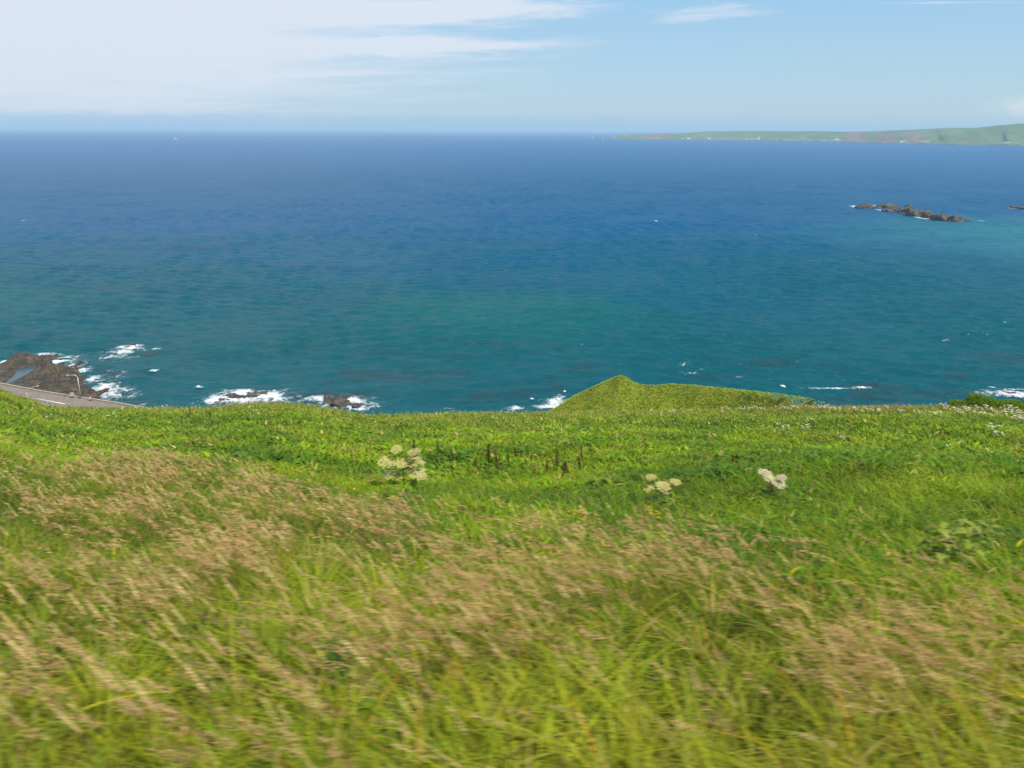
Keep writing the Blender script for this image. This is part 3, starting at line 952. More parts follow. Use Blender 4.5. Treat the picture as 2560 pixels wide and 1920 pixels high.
docks = [make_dock(1), make_dock(2), make_dock(3)]
def c6(x, y): return (880 + x / 1.8746, 1040 + y / 1.8746)
dock_list = [((290, 100), 1.0, 'dark brown dock spike directly behind the tallest umbelled plant, the thicker one'), ((245, 85), .7, 'short dark brown dock spike above the left flat head of the tallest umbelled plant'),
             ((405, 112), .8, 'slanting brown dock spike right of the tallest umbelled plant'), ((425, 150), .6, 'small brown dock spike low beside the slanting one'),
             ((480, 160), .7, 'faint brown dock spike midway between the tallest umbelled plant and the dock group'), ((585, 195), .6, 'smallest brown dock spike left of the dock group'),
             ((640, 135), 1.1, 'tall dark brown dock spike at the left end of the dock group'), ((687, 155), 1.15, 'tall dark brown dock spike leaning right, second in the dock group'),
             ((735, 160), .8, 'reddish dock spike in the middle of the dock group'), ((772, 130), .75, 'reddish dock spike standing highest in the middle of the group'),
             ((800, 150), .7, 'reddish dock spike at the right of the reddish ones'), ((842, 168), .6, 'small reddish dock spike before the dark right cluster'),
             ((912, 182), .8, 'dark dock spike opening the right cluster'), ((965, 165), .95, 'taller dark dock spike in the right cluster'), ((1000, 195), .95, 'thick blackish dock spike low in the right cluster'),
             ((1020, 190), .9, 'blackish dock spike touching the thick low one'), ((1075, 142), .8, 'dark dock spike highest at the right end'), ((1083, 190), .8, 'dark dock spike lowest at the right end')]
for (xy, sc, lab) in dock_list:
    p = on_field(*c6(*xy), h=1.0 * sc)
    o = place(random.choice(docks), p, sc, lab, 'dark dock spikes on the slope'); o.scale = (sc * random.uniform(.7, 1.2), sc * .9, sc * random.uniform(.75, 1.05)); o.rotation_euler = (random.uniform(-.1, .1), random.uniform(-.2, .08), random.uniform(-.5, .5))
for (u, v, lab) in [(473, 1018, 'dark dock spike alone on the left slope below the foaming rocks'), (525, 1025, 'thin brown dock spike leaning alone on the left slope'), (48, 1012, 'dark brown dock tuft on the rise under the road')]:
    p = on_field(u, v, .75); place(random.choice(docks), p, .75, lab, 'dark dock spikes on the left slope')


# yellow flowers
def make_yellow(seed, n, w):
    rnd = random.Random(seed)
    t = thing('yellow_flower_plant', (0, 0, 0), 'x', 'wild flower')
    sm = MB()
    for i in range(n):
        V = []; Qd = []; cc = []
        c = Vector((rnd.uniform(-w, w), rnd.uniform(-w, w), .56 + rnd.uniform(-.12, .06)))
        sm.tube([(0, 0, 0), (c.x * .4, c.y * .4, c.z * .6), tuple(c)], [.006, .005, .003], 5)
        for j in range(4):
            c2 = c + Vector((rnd.uniform(-.04, .04), rnd.uniform(-.04, .04), rnd.uniform(-.03, .01)))
            s = rnd.uniform(.012, .022)
            for k in range(9):
                a = k * 6.283 / 9; b = len(V)
                d = Vector((math.cos(a), math.sin(a), .15)); q = Vector((-math.sin(a), math.cos(a), 0)) * s * .22
                V += [tuple(c2 + d * s * .1 - q), tuple(c2 + d * s * .1 + q), tuple(c2 + d * s + q), tuple(c2 + d * s - q)]
                Qd.append((b, b + 1, b + 2, b + 3)); cc += [np.array((.62, .45, .015)) * rnd.uniform(.7, 1.1)] * 4
        mesh_np('flower_head', V, Qd, M['flower'], col=np.array(cc), parent=t)
    sm.build('stem', M['greenstem'], t)
    return t


yel = [make_yellow(1, 6, .13), make_yellow(2, 8, .17), make_yellow(3, 5, .09)]
for u, v, sc, lab in [(983, 1227, .8, 'yellow bloom tuft close by the stem of the tallest umbelled plant'), (975, 1236, 1.0, 'brightest yellow bloom tuft among tan plumes below the tallest umbelled plant'), (1005, 1245, .8, 'yellow bloom tuft, lowest of those below the tallest umbelled plant'),
                      (1450, 1272, 1.0, 'yellow bloom patch in low grass between the two nearer umbelled plants'), (1478, 1288, .9, 'yellow bloom patch in the tan plumes below the low yellow patch'), (1643, 1272, 1.0, 'yellow bloom tuft at the foot of the small umbelled plant'),
                      (186, 1030, 1.1, 'yellow bloom on the left slope under the lamp post'), (310, 1058, 1.1, 'yellow bloom on the left slope below the white flower pair'), (455, 1037, 1.1, 'yellow bloom patch near the lone dark dock spike'),
                      (682, 1034, 1.0, 'yellow bloom on the hump in front of the foaming rocks'), (747, 1044, 1.0, 'yellow bloom right of the hump by the second foaming rock'), (991, 1060, 1.0, 'yellow bloom in the grass over the tallest umbelled plant'),
                      (1067, 1043, 1.1, 'orange yellow bloom, left of three near the central crest'), (1078, 1049, 1.1, 'orange yellow bloom, middle of three near the central crest'), (1104, 1052, 1.1, 'orange yellow bloom, right of three near the central crest'),
                      (1167, 1059, 1.1, 'yellow bloom in a reddish patch right of the central three'), (1235, 1109, 1.0, 'pale yellow bloom patch above the dock group'), (1533, 1085, 1.1, 'yellow bloom left of the pair under the spur'),
                      (1572, 1079, 1.0, 'yellow bloom of the faint pair under the spur'), (1613, 1084, 1.0, 'yellow bloom right of the faint pair under the spur'), (2128, 1063, 1.1, 'yellow bloom alone in grass below the cliff edge flowers'),
                      (2540, 1129, 1.0, 'yellow bloom at the far right of the slope'), (100, 1054, 1.2, 'yellow green bloom patch on the left rise')]:
    place(random.choice(yel), on_field(u, v, .6), sc * (1.25 if v < 1120 else 1.0), lab, 'yellow blooms on the slope')


# single pale stalks standing out at the front left
def make_stalk(seed):
    rnd = random.Random(seed)
    t = thing('reed_stalk', (0, 0, 0), 'x', 'grass stalk')
    MB().tube([(0, 0, 0), (-.05, .01, .45), (-.16, .03, .95)], [.004, .0035, .0025], 6).build('stem', M['straw'], t)
    n = 1
    V, b, cc = plume_mesh(np.array([(-.15, .03, .93)]), np.array([.24]), np.array([.5]), 170, np.array([.036]), np.array([.0085]), np.array([(.74, .60, .31)]), np.array([.012]), np.array([.08]))
    mesh_np('seed_head', V, b, M['plume'], col=cc, parent=t)
    V = []; Qd = []; cc = []
    for k in range(3):
        ribbon_leaf(V, Qd, cc, (-.02 - .03 * k, 0, .2 + .2 * k), rnd.random() * 6.28, rnd.uniform(.25, .4), .014, .8, .8, np.array((.10, .18, .02)))
    split_leaves(V, Qd, cc, 7, M['grass'], t)
    return t


stalks = [make_stalk(1), make_stalk(2), make_stalk(3)]
for u, v, lab in [(120, 1478, 'pale upright stalk at far left of the front row'), (212, 1482, 'tan stalk right of the far left one, leaning left'), (275, 1490, 'tan stalk, third in the upper left front row'), (345, 1470, 'slim pale stalk, fourth in the upper left front row'),
                  (505, 1465, 'brightest cream stalk standing above the left plumes'), (472, 1505, 'cream stalk just under the brightest one'), (615, 1460, 'tan stalk right of the brightest cream one'), (460, 1565, 'short tan stalk below the cream pair'),
                  (565, 1585, 'fluffy pale stalk bowing over green blades'), (5, 1575, 'tan stalk cut by the left border'), (150, 1610, 'long tan stalk slanting in the lower left'), (355, 1662, 'cream slanting stalk alone over dark green blades'),
                  (545, 1665, 'brownish slanting stalk right of the cream slanting one'), (255, 1730, 'long brownish stalk low in the left corner'), (400, 1715, 'blurry tan stalk upright over the dark hollow'), (520, 1400, 'pale upright stalk at the top of the left front row'),
                  (690, 1420, 'slim tan stalk at the right of the upper left row'), (955, 1420, 'tan stalk at the top left of the middle plumes'), (1030, 1450, 'tan stalk beside it, right of the middle plume top'), (1010, 1630, 'tan stalk low in the middle plumes')]:
    p = on_field(u + 30, v, 1.12, 20)
    p[2] = float(terrain(p[0], p[1]))
    o = place(random.choice(stalks), p, random.uniform(.92, 1.08), lab, 'pale stalks in the foreground'); o.rotation_euler = (random.uniform(-.1, .1), random.uniform(-.25, .05), random.uniform(-.3, .3))


# broad leaved yellowish plant at the right
def leafy(px, h, n, L, w, colr, label, seed, name, lobes):
    rnd = random.Random(seed); p = on_field(*px, h=h * .8)
    t = thing(name, tuple(p), label, 'wild plant')
    MB().tube([(0, 0, 0), (.02, 0, h * .5), (0, 0, h * .95)], [.012, .009, .005], 6).build('stem', M['greenstem'], t)
    V = []; Qd = []; cc = []
    for k in range(n):
        ribbon_leaf(V, Qd, cc, (rnd.uniform(-.3, .3) * min(1, w * 12), rnd.uniform(-.2, .2) * min(1, w * 12), h * rnd.uniform(.5, 1.0)), rnd.random() * 6.28, L * rnd.uniform(.6, 1.2), w * rnd.uniform(.7, 1.2), rnd.uniform(.1, .6), .6,
                    np.array(colr) * rnd.uniform(.7, 1.3), 8, lobes)
    split_leaves(V, Qd, cc, 9, M['leaf'], t)


leafy((2385, 1345), .9, 34, .24, .09, (.21, .25, .03), 'yellowish broad leaved plant at right between plumes and green grass', 4, 'broadleaf_plant', .55)
leafy((2440, 1330), .9, 28, .22, .08, (.20, .245, .03), 'smaller yellowish broad leaved plant to the right of the other one', 5, 'broadleaf_plant', .55)
leafy((840, 1640), .85, 98, .18, .016, (.055, .13, .012), 'dark green feathery plant low in the left foreground', 6, 'feathery_plant', 0)

# shrub on the cliff edge at the right
def shrub(px_list, yb, label, seed):
    rnd = random.Random(seed)
    a, tn = ray(px_list[0][0], 1030)
    base = np.array((a * yb, yb, float(terrain(a * yb, yb))))
    t = thing('coastal_shrub', tuple(base), label, 'shrub')
    V = []; Qd = []; cc = []; sm = MB()
    for (u, v, rx, rz) in px_list:
        c = at_y(u, v, yb) - base
        sm.tube([(c[0] * .6, 0, -.3), (c[0] * .9, .1, c[2] * .3), (c[0], 0, c[2] * .7)], [.05, .04, .02], 6)
        for k in range(int(5200 * rx)):
            d = Vector((rnd.gauss(0, 1), rnd.gauss(0, 1), rnd.gauss(0, 1))).normalized()
            lump = .80 + .35 * mnoise.noise(Vector((d.x * 2.2 + u, d.y * 2.2, d.z * 2.2 + v)))
            r = lump * (rnd.random() ** .25)
            p = Vector((c[0] + d.x * rx * r, c[1] + d.y * rx * r * .9, c[2] + d.z * rz * r))
            e = Euler((rnd.random() * 6, rnd.random() * 6, rnd.random() * 6)).to_matrix(); sz = rnd.uniform(.035, .07); b = len(V)
            for q in ((-sz, 0, 0), (0, -sz * .55, 0), (sz, 0, 0), (0, sz * .55, 0)): V.append(tuple(p + e @ Vector(q)))
            Qd.append((b, b + 1, b + 2, b + 3)); f = rnd.uniform(.6, 1.3); cc += [np.array((.17, .28, .018)) * f] * 4
    sm.build('stem', M['stem'], t)
    mesh_np('foliage', V, Qd, M['leaf'], col=np.array(cc), parent=t)


shrub([(2443, 1003, 1.25, .80), (2398, 1014, 1.1, .55), (2360, 1022, .9, .40), (2475, 1010, 1.2, .6)], 66, 'rounded dark green shrub on the cliff edge with white flowers before it', 2)
shrub([(2530, 1013, 1.5, .50), (2580, 1013, 1.5, .50), (2660, 1010, 1.6, .7)], 67, 'low dark green shrub cut by the right border beside the rounded one', 3)

# ------------------------------------------------------------------ road, lamps, rail
ZR = 4.0
fe = [on_plane(u, v, ZR) for u, v in [(-260, 905), (-60, 948), (0, 961), (100, 980), (200, 996), (290, 1009.5), (380, 1026), (520, 1052)]]
fe = np.array(fe)
dirs = np.gradient(fe, axis=0); dirs /= np.linalg.norm(dirs[:, :2], axis=1, keepdims=True)
nrm = np.stack([dirs[:, 1], -dirs[:, 0], 0 * dirs[:, 0]], 1)
nrm[nrm[:, 1] > 0] *= -1


def offs(d, z=0.0):
    q = fe + nrm * d; q[:, 2] = ZR + z; return q


mb = MB()
e0, e1 = offs(-0.8, -.02), offs(10.5, -.02)
lo0, lo1 = e0.copy(), e1.copy(); lo0[:, 2] = -3; lo1[:, 2] = 1
mb.quadstrip(e1, e0).quadstrip(e0, lo0).quadstrip(lo1, e1)
o = mb.build('road_embankment', M['concrete']); tag(o, 'concrete sea embankment under the coast road', 'embankment', kind='structure')
o = MB().quadstrip(offs(9.2, .004), offs(.1, .004)).build('road', M['asphalt']); tag(o, 'grey brown coast road by the rocks', 'road', kind='structure')
o = MB().quadstrip(offs(7.3, .010), offs(7.05, .010)).build('road_marking', M['concrete']); tag(o, 'worn edge line along the near side of the road', 'road marking', kind='structure')
w0, w1 = offs(-.35), offs(.05)
w0t, w1t = w0.copy(), w1.copy(); w0t[:, 2] += .45; w1t[:, 2] += .45
mb = MB().quadstrip(w1, w1t).quadstrip(w1t, w0t).quadstrip(w0t, w0)
o = mb.build('sea_wall', M['concrete']); tag(o, 'low pale concrete wall along the seaward side of the road', 'wall')


def street_lamp(base, h, arm, rise, az, label, r=.09):
    t = thing('street_lamp', tuple(base), label, 'street lamp', 'street lamps along the coast road', az)
    MB().tube([(0, 0, 0), (0, 0, .35)], [.22, .16], 10).build('base', M['concrete'], t)
    pts = [(0, 0, .3), (0, 0, h * .5), (0, 0, h - .7)]
    rad = [r * 1.25, r * 1.05, r * .85]
    MB().tube(pts, rad, 10).build('pole', M['galv'], t, True)
    ap = []
    for i in range(9):
        q = i / 8; ap.append((arm * (q ** 1.4), 0, h - .7 + .7 * math.sin(min(1, q * 1.6) * math.pi / 2) + rise * q))
    MB().tube(ap, [r * .85 - r * .3 * i / 8 for i in range(9)], 8).build('arm', M['galv'], t, True)
    e = ap[-1]
    hd = MB(); hd.tube([(e[0] - .05, 0, e[2]), (e[0] + .15, 0, e[2] + .01), (e[0] + .55, 0, e[2] - .02), (e[0] + .7, 0, e[2] - .05)], [.07, .16, .17, .08], 8)
    hd.build('lamp_head', M['galv'], t, True)
    MB().tube([(e[0] + .14, 0, e[2] - .12), (e[0] + .35, 0, e[2] - .22), (e[0] + .6, 0, e[2] - .13)], [.06, .11, .05], 8).build('lamp_cover', M['lampglass'], t, True)


b = on_plane(203, 998, ZR)
hp = at_y(190, 937, b[1])[2] - ZR
street_lamp(b, hp, 2.0, .05, math.radians(195), 'tall grey street lamp standing on the road with its arm bent to the left', .14)
b = on_plane(70, 1001, ZR); b[2] = 3.0
hp = at_y(80, 975, b[1])[2] - 3.0
street_lamp(b, hp, 2.6, .9, math.radians(15), 'near street lamp half hidden by the slope, its curved arm reaching right', .11)
b = on_plane(306, 1010, ZR)
hp = at_y(301, 980, b[1])[2] - ZR
street_lamp(b, hp, .9, .0, math.radians(190), 'thin far street lamp at the right end of the road before the sea', .06)

t = thing('guard_rail', tuple(on_plane(120, 1004, ZR)), 'white guard rail on the near side of the road below the tall lamp', 'guard rail')
org = np.array(t.location)
g0 = on_plane(77, 994, ZR + .8) - org; g1 = on_plane(162, 1010, ZR + .8) - org
MB().tube([tuple(g0), tuple((g0 + g1) / 2), tuple(g1)], .11, 8).build('rail', M['paint'], t, True)
for i in range(7):
    q = g0 + (g1 - g0) * (i + .2) / 6.6
    MB().tube([(q[0], q[1], -.8), (q[0], q[1], q[2] - .05)], .05, 6).build('post', M['paint'], t)

for u, v, s, lab in [(181, 990, 1.0, 'small pale concrete block on the sea wall left of the tall lamp'), (226, 998, .7, 'low pale concrete block right of the tall lamp base')]:
    p = on_plane(u, v, ZR + .45)
    o = MB().box((0, 0, .45 * s), (1.0 * s, .8 * s, .9 * s), .3, .85).build('concrete_block', M['concrete']); o.location = tuple(p); tag(o, lab, 'concrete block', 'concrete blocks by the road')

# ------------------------------------------------------------------ rocks
def poly_dist(X, Y, P):
    """signed distance, positive inside"""
    inside = np.zeros(X.shape, bool); d = np.full(X.shape, 1e9)
    n = len(P)
    for i in range(n):
        x1, y1 = P[i]; x2, y2 = P[(i + 1) % n]
        c = ((y1 > Y) != (y2 > Y)) & (X < (x2 - x1) * (Y - y1) / (y2 - y1 + 1e-12) + x1)
        inside ^= c
        L2 = (x2 - x1) ** 2 + (y2 - y1) ** 2
        tt = np.clip(((X - x1) * (x2 - x1) + (Y - y1) * (y2 - y1)) / L2, 0, 1)
        d = np.minimum(d, np.hypot(X - x1 - tt * (x2 - x1), Y - y1 - tt * (y2 - y1)))
    return np.where(inside, d, -d)


shelf_px = [(-120, 905), (-40, 903), (2, 908), (12, 898), (30, 891), (62, 887), (95, 894), (128, 896), (136, 906), (140, 912), (172, 912), (190, 922), (200, 932), (216, 942), (232, 962), (238, 972), (252, 978), (260, 990), (256, 996), (225, 1004), (150, 1000), (60, 985), (-120, 960)]
shelf = np.array([on_plane(u, v, .8)[:2] for u, v in shelf_px])
pool_px = [(39, 929), (65, 918), (89, 916), (80, 927), (60, 938), (25, 956), (12, 960), (27, 947), (40, 936)]
poolp = np.array([on_plane(u, v, 1.25)[:2] for u, v in pool_px])
gx = np.arange(shelf[:, 0].min() - 2, shelf[:, 0].max() + 2, .45); gy = np.arange(shelf[:, 1].min() - 2, shelf[:, 1].max() + 2, .45)
X, Y = np.meshgrid(gx, gy)
d = poly_dist(X, Y, shelf) + fbm(X / 3, Y / 3, 4) * 4.0
strat = fbm(X / 6 + 5, Y / 6, 4) * 3.0 + 1.9
strat = np.floor(strat / .55) * .55 * .6 + strat * .4
Z = -2.5 + (strat + 2.5) * sstep(-1.2, 2.0, d) + fbm(X / 1.2, Y / 1.2, 3) * 1.0 - 1.3 * sstep(.06, .0, np.abs(fbm(X / 5 + 31, Y / 2.2 + 4, 3)))
lower = poly_dist(X, Y, poolp) + fbm(X / 2, Y / 2, 3) * 1.0
Z = np.where(lower > -2.5, np.minimum(Z, 1.45 - .45 * sstep(-2.5, .2, lower) * 1.6), Z)
Z = np.where((lower > -5) & (lower < -.5), np.maximum(Z, 1.42 + .35 * fbm(X, Y, 2)), Z); Z = np.where(lower >= -.5, np.minimum(Z, .8), Z)
# upper seaward ridge
rid = poly_dist(X, Y, np.array([on_plane(u, v, 1.5)[:2] for u, v in [(5, 912), (25, 896), (62, 889), (100, 896), (132, 900), (135, 911), (90, 911), (40, 922), (8, 930)]]))
Z = Z + sstep(-.5, 4, rid + fbm(X / 3, Y / 3 + 9) * 3) * 1.5
ni, nj = X.shape
idx = np.arange(ni * nj).reshape(ni, nj); Q = np.stack([idx[:-1, :-1], idx[:-1, 1:], idx[1:, 1:], idx[1:, :-1]], -1).reshape(-1, 4)
zq = Z.ravel()[Q].max(1); Q = Q[zq > -1.8]
o = mesh_np('rock_shelf', np.stack([X, Y, Z], -1), Q, M['rock'], smooth=True); tag(o, 'broad brown rock shelf between coast road and surf, holding a tide pool', 'rock')
pp = np.array([on_plane(u, v, 1.25) for u, v in pool_px]); ctr = pp.mean(0); pp = ctr + (pp - ctr) * 1.2
me = bpy.data.meshes.new('tide_pool'); me.from_pydata([tuple(p) for p in pp], [], [tuple(range(len(pp)))[::-1]]); me.materials.append(M['pool'])
o = link(bpy.data.objects.new('tide_pool', me)); tag(o, 'still blue tide pool on the brown rock shelf', 'tide pool', kind='structure')


def rock(p, rx, ry, h, mat, label, group, seed, lumps=1.0, rz=0.0):
    n, mseg = 40, 20
    V = []; Qd = []
    so = Vector((seed * 3.7, seed * 1.3, seed * 2.1))
    for j in range(mseg + 1):
        ph = math.pi * j / mseg
        for i in range(n):
            th = 2 * math.pi * i / n
            dv = Vector((math.sin(ph) * math.cos(th), math.sin(ph) * math.sin(th), math.cos(ph)))
            f = 1 + lumps * (.55 * mnoise.noise(dv * 1.5 + so) + .35 * mnoise.noise(dv * 3.4 + so) + .22 * mnoise.noise(dv * 8 + so))
            f = max(.35, f)
            V.append((dv.x * rx * f, dv.y * ry * f, dv.z * h * f if dv.z > 0 else dv.z * 2.0))
    for j in range(mseg):
        for i in range(n):
            a = j * n + i; b = j * n + (i + 1) % n
            Qd.append((a, a + n, b + n, b))
    o = mesh_np('sea_rock', V, Qd, mat, smooth=True); o.location = (p[0], p[1], -.25); o.rotation_euler = (0, 0, rz)
    return tag(o, label, 'rock', group)


def prock(u, v, wpx, hpx, depth, mat, label, group, seed, **k):
    p = on_plane(u, v, 0.0); s = math.hypot(p[1], 75) / F / .98
    return rock((p[0], p[1] + depth * .5, 0), wpx * s / 2, depth, hpx * s * 1.05, mat, label, group, seed, **k)


RG = 'rocks of the offshore reef'
for u, v, w, h, dp, lab, sd in [(2165, 521, 38, 12, 6, 'domed reef rock standing apart at the left end with foam beside it', 1), (2222, 520, 66, 10, 7, 'long flat reef rock, second from the left', 2), (2227, 529, 34, 11, 5, 'low reef rock in front of the long flat one', 3),
                                (2272, 533, 40, 20, 7, 'steep dark reef rock with a pointed top at the middle', 4), (2297, 541, 46, 18, 8, 'broad dark reef rock right of the pointed one', 5), (2323, 546, 26, 16, 7, 'rounded reef rock closing the middle block', 6),
                                (2356, 552, 38, 20, 8, 'blackish humped reef rock right of the gap', 7), (2395, 555, 36, 17, 8, 'brown reef rock beside the blackish hump', 8), (2422, 554, 18, 5, 5, 'lowest reef rock at the right tail', 9), (2308, 531, 60, 7, 6, 'low reef ledge behind the middle block', 10),
                                (2556, 522, 36, 8, 9, 'separate low reef rock at the right border', 11)]:
    prock(u, v, w, h * .82, dp, M['reef'], lab, RG, sd, lumps=.75)
SG = 'rocks washed by surf below the slope'
for u, v, w, h, dp, lab, sd in [(322, 868, 26, 5, 3, 'small rock awash in white foam off the rock shelf', 21), (372, 890, 30, 3, 2.5, 'low dark rock barely above water right of the awash one', 22),
                                (575, 1000, 60, 9, 3, 'black rock in surf, left one of the broken row over the left hump', 23), (632, 993, 66, 8, 3, 'black rock in surf, right one of the broken row over the left hump', 24), (548, 1008, 40, 6, 2.5, 'low black rock at the left end of the broken row', 25),
                                (818, 1004, 30, 11, 3, 'dark knob of rock at the left of the long surf rock', 26), (852, 1012, 60, 12, 4, 'long grey rock half covered by white surf', 27), (888, 1021, 36, 8, 3, 'black low rock at the right foot of the long surf rock', 28),
                                (190, 917, 34, 7, 3, 'brown knob on the seaward edge of the rock shelf', 29), (255, 985, 26, 10, 3, 'brown boulder at the right tip of the rock shelf', 30), (118, 899, 34, 9, 4, 'brown crag where foam breaks on the shelf top', 31),
                                (2530, 988, 60, 4, 3, 'low rock under white surf at the right border', 32)]:
    prock(u, v, w, h, dp, M['rock'] if sd in (29, 30, 31) else M['reef'], lab, SG, sd)

# ------------------------------------------------------------------ foam
foam_list = [(300, 885, 60, 18, .22), (250, 955, 55, 30, .22), (160, 905, 60, 16, .28), (620, 996, 130, 22, .38), (860, 1008, 100, 20, .36), (300, 985, 60, 16, .30), (2530, 986, 90, 10, .40), (1385, 1008, 40, 12, .28), 
     # u, v, half width px, half height px, strength
    (110, 892, 45, 8, .75), (150, 903, 32, 12, .72), (135, 912, 16, 6, .7), (188, 916, 26, 9, .62), (205, 930, 24, 10, .6), (228, 952, 22, 13, .62), (255, 975, 34, 14, .72), (270, 982, 40, 14, .55), (2, 910, 10, 9, .7), (285, 990, 30, 8, .4),
    (325, 867, 30, 6, .7), (305, 880, 36, 9, .52), (280, 893, 36, 8, .42), (330, 872, 24, 5, .7), (386, 928, 14, 3, .72), (398, 923, 8, 3, .6), (390, 874, 14, 2, .55), (495, 969, 7, 3, .85), (503, 970, 10, 2, .5),
    (610, 986, 60, 10, .85), (565, 998, 50, 10, .82), (660, 992, 55, 12, .85), (540, 1006, 34, 7, .7), (620, 1003, 80, 7, .7), (700, 998, 34, 7, .55),
    (795, 1000, 34, 8, .75), (865, 1003, 52, 9, .85), (890, 1014, 34, 11, .78), (835, 998, 30, 4, .75), (905, 1024, 20, 6, .7), (925, 1018, 30, 7, .42),
    (1385, 1010, 26, 10, .72), (1370, 1018, 40, 6, .6), (1400, 1000, 20, 10, .5), (1120, 1023, 14, 3, .4), (1285, 1022, 24, 6, .55),
    (2080, 973, 80, 2.0, .50), (2155, 971, 22, 3, .8), (1958, 967, 8, 3, .9), 
    (2535, 988, 44, 7, .80), (2515, 982, 30, 3, .6), (2560, 994, 40, 4, .75), (2480, 971, 10, 2, .6), (2530, 975, 40, 2, .5),
    (2146, 518, 16, 3, .9), (2140, 516, 10, 2, .8), (2186, 516, 9, 3, .8), (2199, 516, 10, 3, .85), (2208, 526, 14, 2.5, .9), (2304, 545, 12, 3, .95), (2312, 527, 16, 1.5, .6), (2386, 555, 8, 2, .7), (2535, 521, 12, 1.6, .85), (2280, 539, 8, 1.5, .6), (2455, 553, 9, 1.5, .5),
    (1640, 553, 4, 1.0, .75), (1890, 588, 3, .8, .55), (1947, 624, 4, .9, .6), (1702, 904, 8, 1.5, .5), (1845, 945, 12, 2, .4), (58, 552, 3, .8, .75), 
    (1330, 998, 6, 2, .6), (1412, 979, 5, 2, .6), 
]
FV = []; FQ = []; FD = []; nb = 0
for k, (u, v, a, b, st) in enumerate(foam_list):
    c = on_plane(u, v, 0); l = on_plane(u - a, v, 0); f = on_plane(u, v - b, 0); nr_ = on_plane(u, v + b, 0)
    ra = abs(c[0] - l[0]) * 1.35; rb = (f[1] - nr_[1]) / 2 * 1.5
    m1, m2 = 10, 40
    pts = [(0, 0)] + [(i / m1, j * 2 * math.pi / m2) for i in range(1, m1 + 1) for j in range(m2)]
    P = np.array(pts)
    wob = 1 + .35 * fbm(np.cos(P[:, 1]) * 1.4 + k * 3.1, np.sin(P[:, 1]) * 1.4 + k, 3)
    X = c[0] + P[:, 0] * ra * wob * np.cos(P[:, 1]); Y = c[1] + P[:, 0] * rb * wob * np.sin(P[:, 1])
    near = sstep(500, 250, c[1])
    Z = .14 + .012 * (k % 17) + near * st * (1 - P[:, 0]) * (.10 + .9 * np.clip(fbm(X / 1.5, Y / 1.5, 3) + .25, 0, 1))
    FV.append(np.stack([X, Y, Z], 1)); FD.append(st * 1.15 * (1 - P[:, 0] ** 1.2) + .05 - .5 * sstep(.75, 1, P[:, 0]))
    for j in range(m2): FQ.append((nb, nb + 1 + j, nb + 1 + (j + 1) % m2, nb + 1 + (j + 1) % m2))
    for i in range(m1 - 1):
        for j in range(m2):
            q = nb + 1 + i * m2
            FQ.append((q + j, q + m2 + j, q + m2 + (j + 1) % m2, q + (j + 1) % m2))
    nb += len(P)
tri = [(f[0], f[1], f[2]) for f in FQ if f[2] == f[3]]
FT = tri + [t3 for f in FQ if f[2] != f[3] for t3 in ((f[0], f[1], f[2]), (f[0], f[2], f[3]))]
o = mesh_np('sea_foam', np.concatenate(FV), np.array(FT), M['foam'], smooth=True, extra=np.concatenate(FD)); tag(o, 'white foam breaking round rocks and on small waves', 'sea foam', kind='stuff')

# ------------------------------------------------------------------ far headland
coast_px = [(1530, 347.0, 345), (1560, 347.6, 338), (1620, 348.4, 336), (1662, 348.8, 333.5), (1700, 349.2, 334.5), (1760, 349.8, 328.5), (1800, 350.0, 329), (1870, 350.8, 327), (1960, 352.3, 328), (2050, 354.0, 328.5), (2110, 355.0, 329.5), (2180, 356.5, 328),
            (2250, 358.8, 325.5), (2320, 360.0, 322.5), (2370, 361.0, 319.5), (2440, 362.3, 319.8), (2480, 363.0, 314), (2520, 363.8, 310.5), (2560, 364.4, 308), (2640, 366, 306), (2760, 369, 307), (2900, 373, 310)]
HP = np.array([on_plane(u, w, 0) for u, w, s in coast_px])
HH = np.array([CAM_H - ray(u, s)[1] * np.hypot(0, HP[i, 1] + 420) for i, (u, w, s) in enumerate(coast_px)])
HH = np.maximum(HH, 14)
m1 = 420
q = np.linspace(0, len(HP) - 1, m1); qi = np.arange(len(HP))
cx = np.interp(q, qi, HP[:, 0]); cy = np.interp(q, qi, HP[:, 1]); ch = np.interp(q, qi, HH)
u_of = np.interp(q, qi, [c[0] for c in coast_px])
inl = np.array([-40, 0, 12, 40, 80, 120, 170, 230, 300, 380, 460, 560, 700, 900, 1300, 1900, 2600.])
prof = np.array([-.06, .01, .05, .12, .22, .38, .55, .72, .86, .95, 1.0, 1.0, .99, .96, .9, .7, -.1])
HX = np.zeros((m1, len(inl))); HY = HX.copy(); HZ = HX.copy(); HB = HX.copy()
for j, (ii, pr) in enumerate(zip(inl, prof)):
    HX[:, j] = cx + ii * cx / cy * 1.0 + 60 * fbm(q * 1.3 + j * .15, q * 0 + j * .2, 3) * (1 if ii > 30 else .3)
    HY[:, j] = cy + ii
    g = fbm(q * 1.6, q * 0 + ii / 260.0, 4)
    HZ[:, j] = ch * pr * (1 + .22 * g * (1 if 0.1 < pr < .9 else .12)) + (.8 if ii >= 0 else -3)
    bare = np.zeros(m1)
    for (uc, ur, lo, hi, st) in [(1640, 45, .05, 1.1, .75), (1600, 60, .02, .5, .55), (1700, 200, .02, .22, .42), (2140, 45, .15, 1.0, .85), (2215, 40, .1, .85, .8), (2280, 40, .1, .8, .85), (1900, 150, .02, .18, .5), (2420, 50, .03, .3, .55), (1780, 60, .05, .5, .45), (2490, 20, .1, .4, .5)]:
        bare = np.maximum(bare, st * np.exp(-((u_of - uc) / ur) ** 2) * (1 if lo <= pr <= hi else .2))
    HB[:, j] = bare
